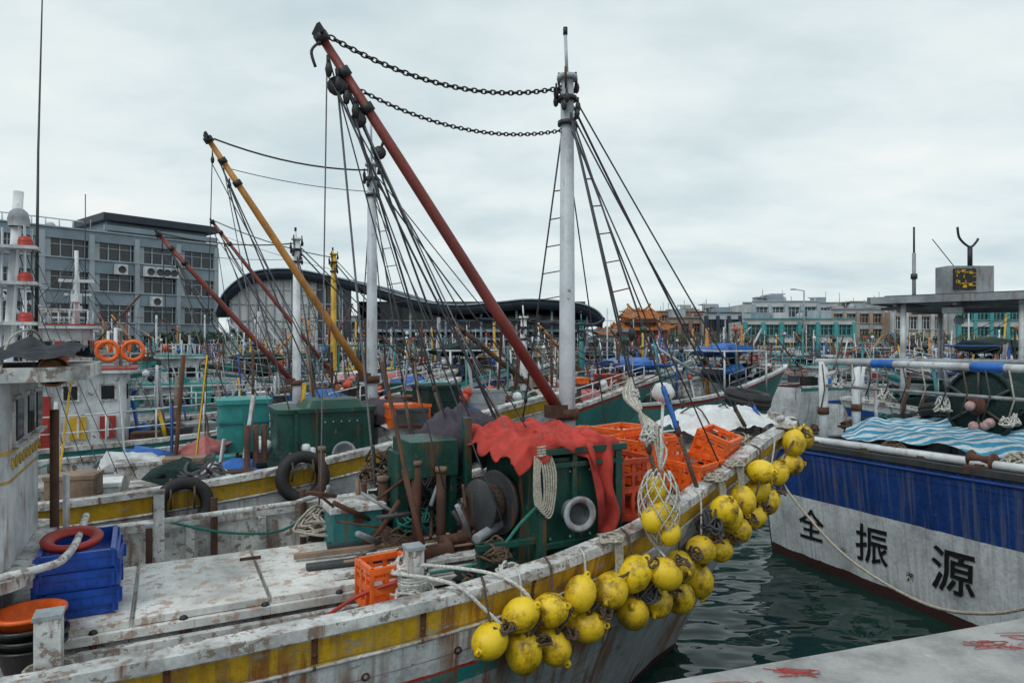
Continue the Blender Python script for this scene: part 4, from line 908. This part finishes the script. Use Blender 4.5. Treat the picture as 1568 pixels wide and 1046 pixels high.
# ================================================================== setting
def plane(name, x0, x1, y0, y1, z, mat):
    me = bpy.data.meshes.new(name); me.from_pydata([(x0, y0, z), (x1, y0, z), (x1, y1, z), (x0, y1, z)], [], [(0, 1, 2, 3)]); me.materials.append(mat)
    o = bpy.data.objects.new(name, me); scene.collection.objects.link(o); return o
m, nt, b = newmat('harbour_water'); tc = nt.nodes.new('ShaderNodeTexCoord').outputs['Object']
b.inputs['Base Color'].default_value = (.008, .03, .024, 1); b.inputs['Roughness'].default_value = .03; b.inputs['IOR'].default_value = 1.33
w1 = nnoise(nt, tc, 1.05, 2, .4, (1, 1.7, 1)); w2 = nnoise(nt, tc, 3.2, 1, .4)
h = math_(nt, 'ADD', w1, math_(nt, 'MULTIPLY', w2, .13)); bump(nt, b, h, .7, .22)
plane('water', -400, 400, -60, 66, 0, m)
M['concrete'] = paint('quay_concrete', (.42, .42, .42), grime=.5, rust=0, chip=.2, chipcol=(.55, .54, .53), rough=.85, s=1.6, bmp=1.)
M['asph'] = simple('ground_surface', (.12, .12, .115), .9, s=.5)
plane('ground', -900, 900, 66, 1500, 1.3, M['asph'])
plane('seabed', -900, 900, -200, 1500, -4, M['asph'])
mb = MB(); mb.box((0, 65.8, .4), (800, .6, 2.4), 'concrete'); mb.box((0, 65.6, 1.35), (800, .5, .3), 'concrete')
for i in range(80): mb.tube([(-80+i*2, 65.8, 1.5), (-80+i*2, 65.8, 2.5)], .05, 'grey', 5)
for z in (2., 2.5): mb.tube([(-80, 65.8, z), (80, 65.8, z)], .05, 'grey', 5)
mb.build('quay_wall')
mb = MB(); QZ = 1.45
E = [(-14, -1.5), (.63, 3.3), (3.07, 4.1), (4.1, 4.43), (4.3, 4.3), (4.6, 3.0), (4.6, -8), (-14, -8)]
n = len(E)
mb.add([(x, y, -3) for x, y in E]+[(x, y, QZ-.02) for x, y in E]+[(x, y-.02, QZ) for x, y in E], [(i, (i+1) % n, n+(i+1) % n, n+i) for i in range(n)]+[(n+i, n+(i+1) % n, 2*n+(i+1) % n, 2*n+i) for i in range(n)]+[tuple(range(2*n, 3*n))], 'concrete')
mb.build('quay')
mb = MB()
for (x, y, s) in ((3.0, 3.78, .2), (3.35, 3.95, .15), (2.6, 3.7, .12), (1.1, 3.25, .12), (3.1, 3.6, .2), (1.4, 3.4, .1)):
    for k in range(3):
        P = [V((x+R.uniform(-s, s)*1.4, y+R.uniform(-s, s)*.5, QZ+.005)) for _ in range(9)]; mb.tube(smoothpts(P, 5), .0014, 'red', 4)
mb.build('net_thread')
mb = MB()
s0 = MW1 @ V((-.38, -.28, 2.2)); s1 = MW1 @ V((-.42, -.42, 2.05))
mb.tube(smoothpts([s0, s1, (2.72, 6.95, 1.75), (2.9, 6.55, 1.35), (3.12, 6.15, 1.08), (3.35, 5.5, .98), (3.45, 4.9, 1.15), (3.55, 4.35, 1.44), (3.8, 3.9, 1.48), (4.0, 3.2, 1.5)]), .013, 'rope', 7)
mb.tube([(4.0, 3.2, 1.45), (4.0, 3.2, 1.75)], .1, 'rusty', 14); mb.tube([(4.0, 3.2, 1.72), (4.0, 3.2, 1.8)], .15, 'rusty', 14)
mb.build('mooring_rope')

# --- office building, left
M['bwall'] = paint('blue_grey_render', (.28, .35, .41), grime=.35, rust=.0, chip=0, s=.1, rough=.8)
M['bwall2'] = paint('pale_grey_render', (.42, .48, .52), grime=.35, rust=.0, chip=0, s=.1, rough=.8)
M['bwhite'] = paint('off_white_render', (.56, .58, .58), grime=.4, rust=0, chip=0, s=.15, rough=.8)
M['bbeige'] = paint('beige_render', (.42, .34, .27), grime=.4, rust=0, chip=0, s=.15, rough=.8)
M['bbrown'] = paint('brick_render', (.28, .17, .13), grime=.4, rust=0, chip=0, s=.15, rough=.8)
M['bteal'] = paint('teal_cladding', (.08, .34, .35), grime=.3, rust=0, chip=0, s=.15)
M['bdark'] = simple('dark_cladding', (.025, .04, .06), .55, s=.5)
M['bglass'] = simple('window_glass', (.03, .04, .05), .12, s=.6, var=.6)
def building(name, x0, y0, x1, y1, depth, h, floors, bays, wk, wk2=None, base=1.3, pent=None, ac=0, rng=R, bandk=None):
    wk2 = wk2 or wk; e = V((x1-x0, y1-y0, 0)); W_ = e.length; a = math.atan2(e.y, e.x); mb = MB(); fh = h/floors
    mb.box((W_/2, depth/2+.1, h/2), (W_-.1, depth-.1, h), 'bglass')
    for sx in (.0, W_): mb.box((sx, depth/2, h/2), (.3, depth, h+.01), wk)
    mb.box((W_/2, depth, h/2), (W_+.3, .3, h+.01), wk)
    for i in range(floors+1):
        z = i*fh; hh = fh*.42 if 0 < i < floors else fh*.34
        mb.box((W_/2, 0, z if 0 < i < floors else (z+hh/2 if i == 0 else z-hh/2+.4)), (W_+.3, .34, hh), bandk if (bandk and i == floors) else wk)
        mb.box((W_/2, -.1, z+(hh/2 if i < floors else .4)), (W_+.35, .5, .12), wk2)
    for i in range(bays+1):
        mb.box((W_*i/bays, -.06, h/2), (.45, .5, h-.02), wk2)
    for i in range(bays*4):
        mb.box((W_*(i+.5)/(bays*4), .08, h/2), (.09 if i % 4 else .5, .12, h-.1), wk2)
    for f in range(floors): mb.box((W_/2, .09, (f+.62)*fh), (W_, .06, .07), wk2)
    mb.box((W_/2, depth/2, h+.02), (W_, depth, .1), 'bwall')
    for q in range(ac):
        xx = W_*rng.uniform(.05, .9); z = fh*rng.choice([1.95, 2.95]) if floors > 2 else fh
        mb.box((xx, -.55, z), (1.05, .6, 1.), 'cleanwhite'); mb.lathe((xx, -.86, z), (0, -1, 0), [(.0, 0), (.33, 0), (.36, .02), (.36, .04), (.28, .02)], 'dkgrey', 12)
    for _ in range(rng.randint(3, 6)):
        w = rng.uniform(.8, 2.2); q = rng.uniform(.6, 1.6); xx = rng.uniform(1.5, max(1.6, W_-1.5)); mb.box((xx, depth*rng.uniform(.2, .5), h+q/2), (w, w, q), rng.choice([wk, 'bwhite', 'bwall2', 'bwall'])); mb.box((xx, depth*.4, h+q+.06), (w+.3, w+.3, .12), wk2)
    for q in range(4): xx = rng.uniform(0, W_); mb.tube([(xx, 2, h), (xx, 2, h+rng.uniform(1, 2.6))], .05, 'grey', 5)
    mb.lathe((W_*.6, 3, h+.1), (0, 0, 1), [(0, 0), (.4, 0), (.4, .9), (.25, 1.1), (0, 1.15)], 'bwall2', 12)
    if pent: pent(mb, W_, h)
    mb.build(name, M4=Matrix.Translation((x0, y0, base)) @ Matrix.Rotation(a, 4, 'Z'))
def pent(mb, W_, h):
    mb.box((W_-5.5, 4, h+1.0), (10, 6, 1.4), 'bwall2'); mb.box((W_-5.5, 3.8, h+2.), (11.5, 8, .7), 'bdark'); mb.box((W_-5.5, 0, h+.9), (11.3, .4, .5), 'bwall')
    for i in range(22):
        mb.tube([(i*1.1, .2, h+.4), (i*1.1, .2, h+1.2)], .06, 'cleanwhite', 5)
    mb.tube([(0, .2, h+1.2), (24, .2, h+1.2)], .06, 'cleanwhite', 5)
    for xx in (11, 16): mb.box((xx, -.1, h+.8), (.9, .1, .9), 'cleanwhite', Rm=Matrix.Rotation(.785, 3, 'Y'))
building('office_building', -56, 46.5, -32.6, 75, 14, 12., 4, 9, 'bwall', 'bwall2', pent=pent, ac=14)
RP = [(-32.2, 6.2), (-31.4, 8.2), (-29.8, 9.8), (-27.6, 10.8), (-24, 11.), (-20.4, 10.4), (-16, 9.3), (-10.3, 7.6), (-6, 7.1), (-1.7, 7.4), (1.5, 7.7), (4.7, 7.6), (7.6, 7.2), (9.2, 6.5), (9.9, 5.7)]
RS = smoothpts([(x, 0, z) for x, z in RP], 5)
mb = MB(); nn_ = len(RS)
vs = []
for i, p in enumerate(RS):
    th = 1.1 if i > 4 else .5
    vs += [(p.x, 74, p.z), (p.x, 98, p.z+1.), (p.x, 98, p.z+1.-th), (p.x, 74.6, p.z-th)]
mb.add(vs, [(i*4+j, i*4+(j+1) % 4, (i+1)*4+(j+1) % 4, (i+1)*4+j) for i in range(nn_-1) for j in range(4)], 'bdark', True)
mb.tube([(p.x, 73.95, p.z-.05) for p in RS], .09, 'bwall', 6)
mb.tube(smoothpts([(9.9, 74, 5.7), (9.6, 74, 5.2), (8, 74.2, 4.9), (2, 75, 5.3), (-4, 75, 5.6)]), .22, 'bdark', 6)
for i in range(14):
    x = -31+i*.95; zt = [p.z for p in RS if p.x >= x][0]; mb.box((x+.45, 75.4, (zt-.6+1.3)/2), (.86, .2, zt-.6-1.3), 'bwhite' if i < 10 else 'bglass')
    mb.box((x, 75.2, (zt-.6+1.3)/2), (.12, .3, zt-.6-1.3), 'bwall2')
for z in (3.4, 5.4, 7.2, 8.8): mb.box((-25, 75.25, z), (12.5 if z < 8 else 8, .1, .12), 'bwall2')
mb.box((-7, 80, 4.7), (28, 9, 1.1), 'bdark'); mb.box((-4, 75.6, 4.3), (34, .4, .3), 'bwall'); mb.box((-4, 76, 2.2), (34, .3, 1.6), 'bglass'); mb.box((-4, 79, 3.4), (34, 6, .3), 'bwall')
for i in range(24):
    x = -19+i*1.3; zt = [p.z for p in RS if p.x >= x][0] if x < 9.8 else 5.5
    if i % 3 == 0: mb.tube([(x, 75.3, 1.3), (x, 75.3, zt-.8)], .14, 'bwall', 8)
    mb.tube([(x, 75.3, 4.4), (x, 75.3, 5.4)], .04, 'bwall', 4)
mb.tube([(-20, 75.3, 5.4), (12, 75.3, 5.4)], .05, 'bwall', 4)
mb.box((-5, 84, 5), (28, .4, 6), 'bglass')
mb.build('harbour_terminal')
M['tile'] = paint('orange_roof_tile', (.5, .17, .04), grime=.5, rust=0, chip=0, s=1, rough=.55)
mb = MB()
def troof(cx, cy, w, d, z, hgt):
    mb.grid(lambda i, j: V((cx+(i-.5)*w*(1-.45*(1-abs(2*j-1))), cy+(j-.5)*d, z+hgt*(1-abs(2*j-1))**1.5+.45*abs(2*i-1)**4+.25)), 16, 12, 'tile')
    for q in range(15):
        i = q/14; mb.tube([V((cx+(i-.5)*w*(1-.45*(1-abs(2*j-1))), cy+(j-.5)*d, z+hgt*(1-abs(2*j-1))**1.5+.45*abs(2*i-1)**4+.29)) for j in (0, .1, .2, .3, .4, .5)], .07, 'tile', 4)
    mb.tube([(cx+(i/10-.5)*w*.58, cy, z+hgt+.35+.9*abs(i/5-1)**3) for i in range(11)], .16, 'tile', 6)
    for sx in (-1, 1):
        for k in range(4): mb.tube([(cx+sx*(w*.27+k*w*.04), cy, z+hgt+.4-k*.1), (cx+sx*(w*.29+k*w*.04), cy, z+hgt+.8-k*.15)], .08, ('turq', 'gold', 'tile', 'gold')[k], 5)
        mb.tube(smoothpts([(cx+sx*w*.28, cy-.1, z+hgt+.2), (cx+sx*w*.4, cy-d*.3, z+hgt*.35+.3), (cx+sx*w*.52, cy-d*.52, z+.9)]), .12, 'tile', 6)
    mb.ball((cx, cy, z+hgt+.6), .2, 'gold', 8)
    mb.box((cx, cy, z-.0), (w*.8, d*.75, .4), 'bbrown')
mb.box((17, 92, 3.0), (5.8, 6, 3.4), 'bbeige'); troof(17, 91.5, 8.2, 7, 4.3, 1.1); mb.box((17, 92, 5.4), (3.6, 3, 1.2), 'bbrown'); troof(17, 91.5, 5.4, 5, 5.8, 1.1)
for i in range(6): mb.tube([(14.3+i*1.08, 88.7, 1.3), (14.3+i*1.08, 88.7, 4.5)], .16, 'red', 8)
for i in range(5): mb.box((14.85+i*1.08, 88.95, 2.7), (.7, .1, 2), 'bglass')
mb.box((12.6, 92, 2.6), (2.4, 5, 2.6), 'bbeige'); troof(12.6, 91.5, 3.6, 5, 3.7, .7)
mb.build('temple')
building('town_house', 21, 92, 25.5, 92, 10, 4.6, 2, 3, 'bbeige', 'bbrown')
building('town_house', 25.6, 90, 30, 90, 10, 5.2, 2, 3, 'bwall2', 'bdark')
building('fish_market', 28.6, 84, 42, 84, 14, 4.2, 2, 6, 'bwhite', 'bteal', bandk='bwhite')
building('town_house', 33.6, 95, 42.5, 95, 9, 7.0, 3, 4, 'bwhite', 'bwall2')
building('town_house', 43, 92, 50, 92, 10, 5.8, 3, 4, 'bwall2', 'bbeige')
building('town_house', 50.2, 90, 57, 90, 10, 5.6, 2, 4, 'bbeige', 'bwhite')
building('town_house', 57.5, 88, 70, 88, 10, 6.2, 3, 6, 'bwhite', 'bteal')
building('town_house', 23, 108, 34, 108, 10, 6.2, 3, 6, 'bbrown', 'bbeige')
building('town_house', 38, 112, 60, 112, 10, 7.8, 3, 9, 'bwall2', 'bwhite')
building('town_house', 60, 110, 90, 110, 10, 7.5, 3, 9, 'bwall2', 'bwhite')
building('town_house', -30, 110, 8, 110, 10, 5.5, 2, 12, 'bwall2', 'bwhite')
for (x, y, h) in ((35.5, 83, 8), (13.5, 76, 5.), (46, 82, 6.), (25, 80, 5)):
    mb = MB(); mb.tube([(0, 0, 0), (0, 0, h)], [.12, .08], 'grey', 8); mb.tube([(0, 0, h-.05), (-1.2, 0, h+.15)], .05, 'grey', 6); mb.box((-1.3, 0, h+.12), (.6, .25, .12), 'dkgrey'); mb.build('street_lamp', M4=Matrix.Translation((x, y, 1.3)))
M['leaf'] = simple('foliage', (.04, .08, .03), .7, s=1., var=.6)
mb = MB()
TR = [(-44+t*1.8, 62.5+t*.9) for t in range(9)]+[(20+t*2.6, 79+(t % 3)) for t in range(7)]+[(44+t*3., 80) for t in range(5)]
for t, (cx, cy) in enumerate(TR):
    gz_ = 1.3 if cy > 66 else .6
    mb.tube([(cx, cy+4, 1.3), (cx+.1, cy+4, 3.0)], [.14, .08], 'wood', 6)
    for k in range(3): mb.tube([(cx+.1, cy+4, 2.6), (cx+R.uniform(-.8, .8), cy+4+R.uniform(-.5, .5), 3.8)], .05, 'wood', 4)
    for k in range(240):
        d = V((R.gauss(0, 1), R.gauss(0, 1), R.gauss(0, 1))).normalized()*R.uniform(.4, 1.)**.6; p = V((cx+d.x*1.2, cy+4+d.y*1.1, 3.4+d.z*.8+.3*noise.noise(d*2+V((t, 0, 0)))))
        a = V((R.uniform(-1, 1), R.uniform(-1, 1), R.uniform(-1, 1))).normalized()*.17; b_ = a.orthogonal().normalized()*.13
        mb.add([p-a, p+b_, p+a, p-b_], [(0, 1, 2, 3)], 'leaf')
mb.build('tree_row')

# ================================================================== light, world, camera
w = bpy.data.worlds.new('World'); scene.world = w; w.use_nodes = True; nt = w.node_tree; nt.nodes.clear()
out = nt.nodes.new('ShaderNodeOutputWorld'); sky = nt.nodes.new('ShaderNodeTexSky'); sky.sky_type = 'NISHITA'; sky.sun_disc = False
EL, RO = math.radians(52), math.radians(215)
sky.sun_elevation = EL; sky.sun_rotation = RO
bg1 = nt.nodes.new('ShaderNodeBackground'); bg1.inputs[1].default_value = .1; nt.links.new(sky.outputs[0], bg1.inputs[0])
tc = nt.nodes.new('ShaderNodeTexCoord').outputs['Generated']
sp = nt.nodes.new('ShaderNodeSeparateXYZ'); nt.links.new(tc, sp.inputs[0])
zz = math_(nt, 'ADD', math_(nt, 'MAXIMUM', sp.outputs[2], 0.), .22)
cb = nt.nodes.new('ShaderNodeCombineXYZ'); nt.links.new(math_(nt, 'DIVIDE', sp.outputs[0], zz), cb.inputs[0]); nt.links.new(math_(nt, 'DIVIDE', sp.outputs[1], zz), cb.inputs[1])
n1 = nnoise(nt, cb.outputs[0], 1.2, 9, .55, (1, 1.4, 1)); n2 = nnoise(nt, cb.outputs[0], .5, 3, .5)
f = math_(nt, 'ADD', math_(nt, 'MULTIPLY', n1, .6), math_(nt, 'MULTIPLY', n2, .45))
cl_ = ramp(nt, f, [(.4, (.55, .67, .72)), (.49, (.69, .79, .81)), (.56, (.8, .88, .885)), (.66, (.92, .96, .93))])
gz = ramp(nt, sp.outputs[2], [(0., 0.), (.02, 1.)])
cl2 = mix(nt, gz, (.1, .13, .14), cl_)
bg2 = nt.nodes.new('ShaderNodeBackground'); bg2.inputs[1].default_value = 1.02; nt.links.new(cl2, bg2.inputs[0])
ms = nt.nodes.new('ShaderNodeMixShader'); ms.inputs[0].default_value = .93; nt.links.new(bg1.outputs[0], ms.inputs[1]); nt.links.new(bg2.outputs[0], ms.inputs[2]); nt.links.new(ms.outputs[0], out.inputs[0])
sd = bpy.data.lights.new('sun', 'SUN'); sd.energy = 1.1; sd.angle = math.radians(20); sd.color = (1, .97, .93)
so = bpy.data.objects.new('sun', sd); scene.collection.objects.link(so)
dirv = V((math.sin(RO)*math.cos(EL), math.cos(RO)*math.cos(EL), math.sin(EL))); so.rotation_euler = dirv.to_track_quat('Z', 'Y').to_euler(); so.location = (0, 0, 30)
cam = bpy.data.cameras.new('camera'); co = bpy.data.objects.new('camera', cam); scene.collection.objects.link(co)
cam.lens = 24; cam.sensor_width = 36; cam.clip_end = 3000; co.location = (0, 0, 3.1); co.rotation_euler = (math.pi/2, 0, 0); scene.camera = co
scene.view_settings.view_transform = 'Standard'; scene.view_settings.look = 'None'; scene.view_settings.exposure = 0
print('verts', sum(len(o.data.vertices) for o in bpy.data.objects if o.type == 'MESH'))
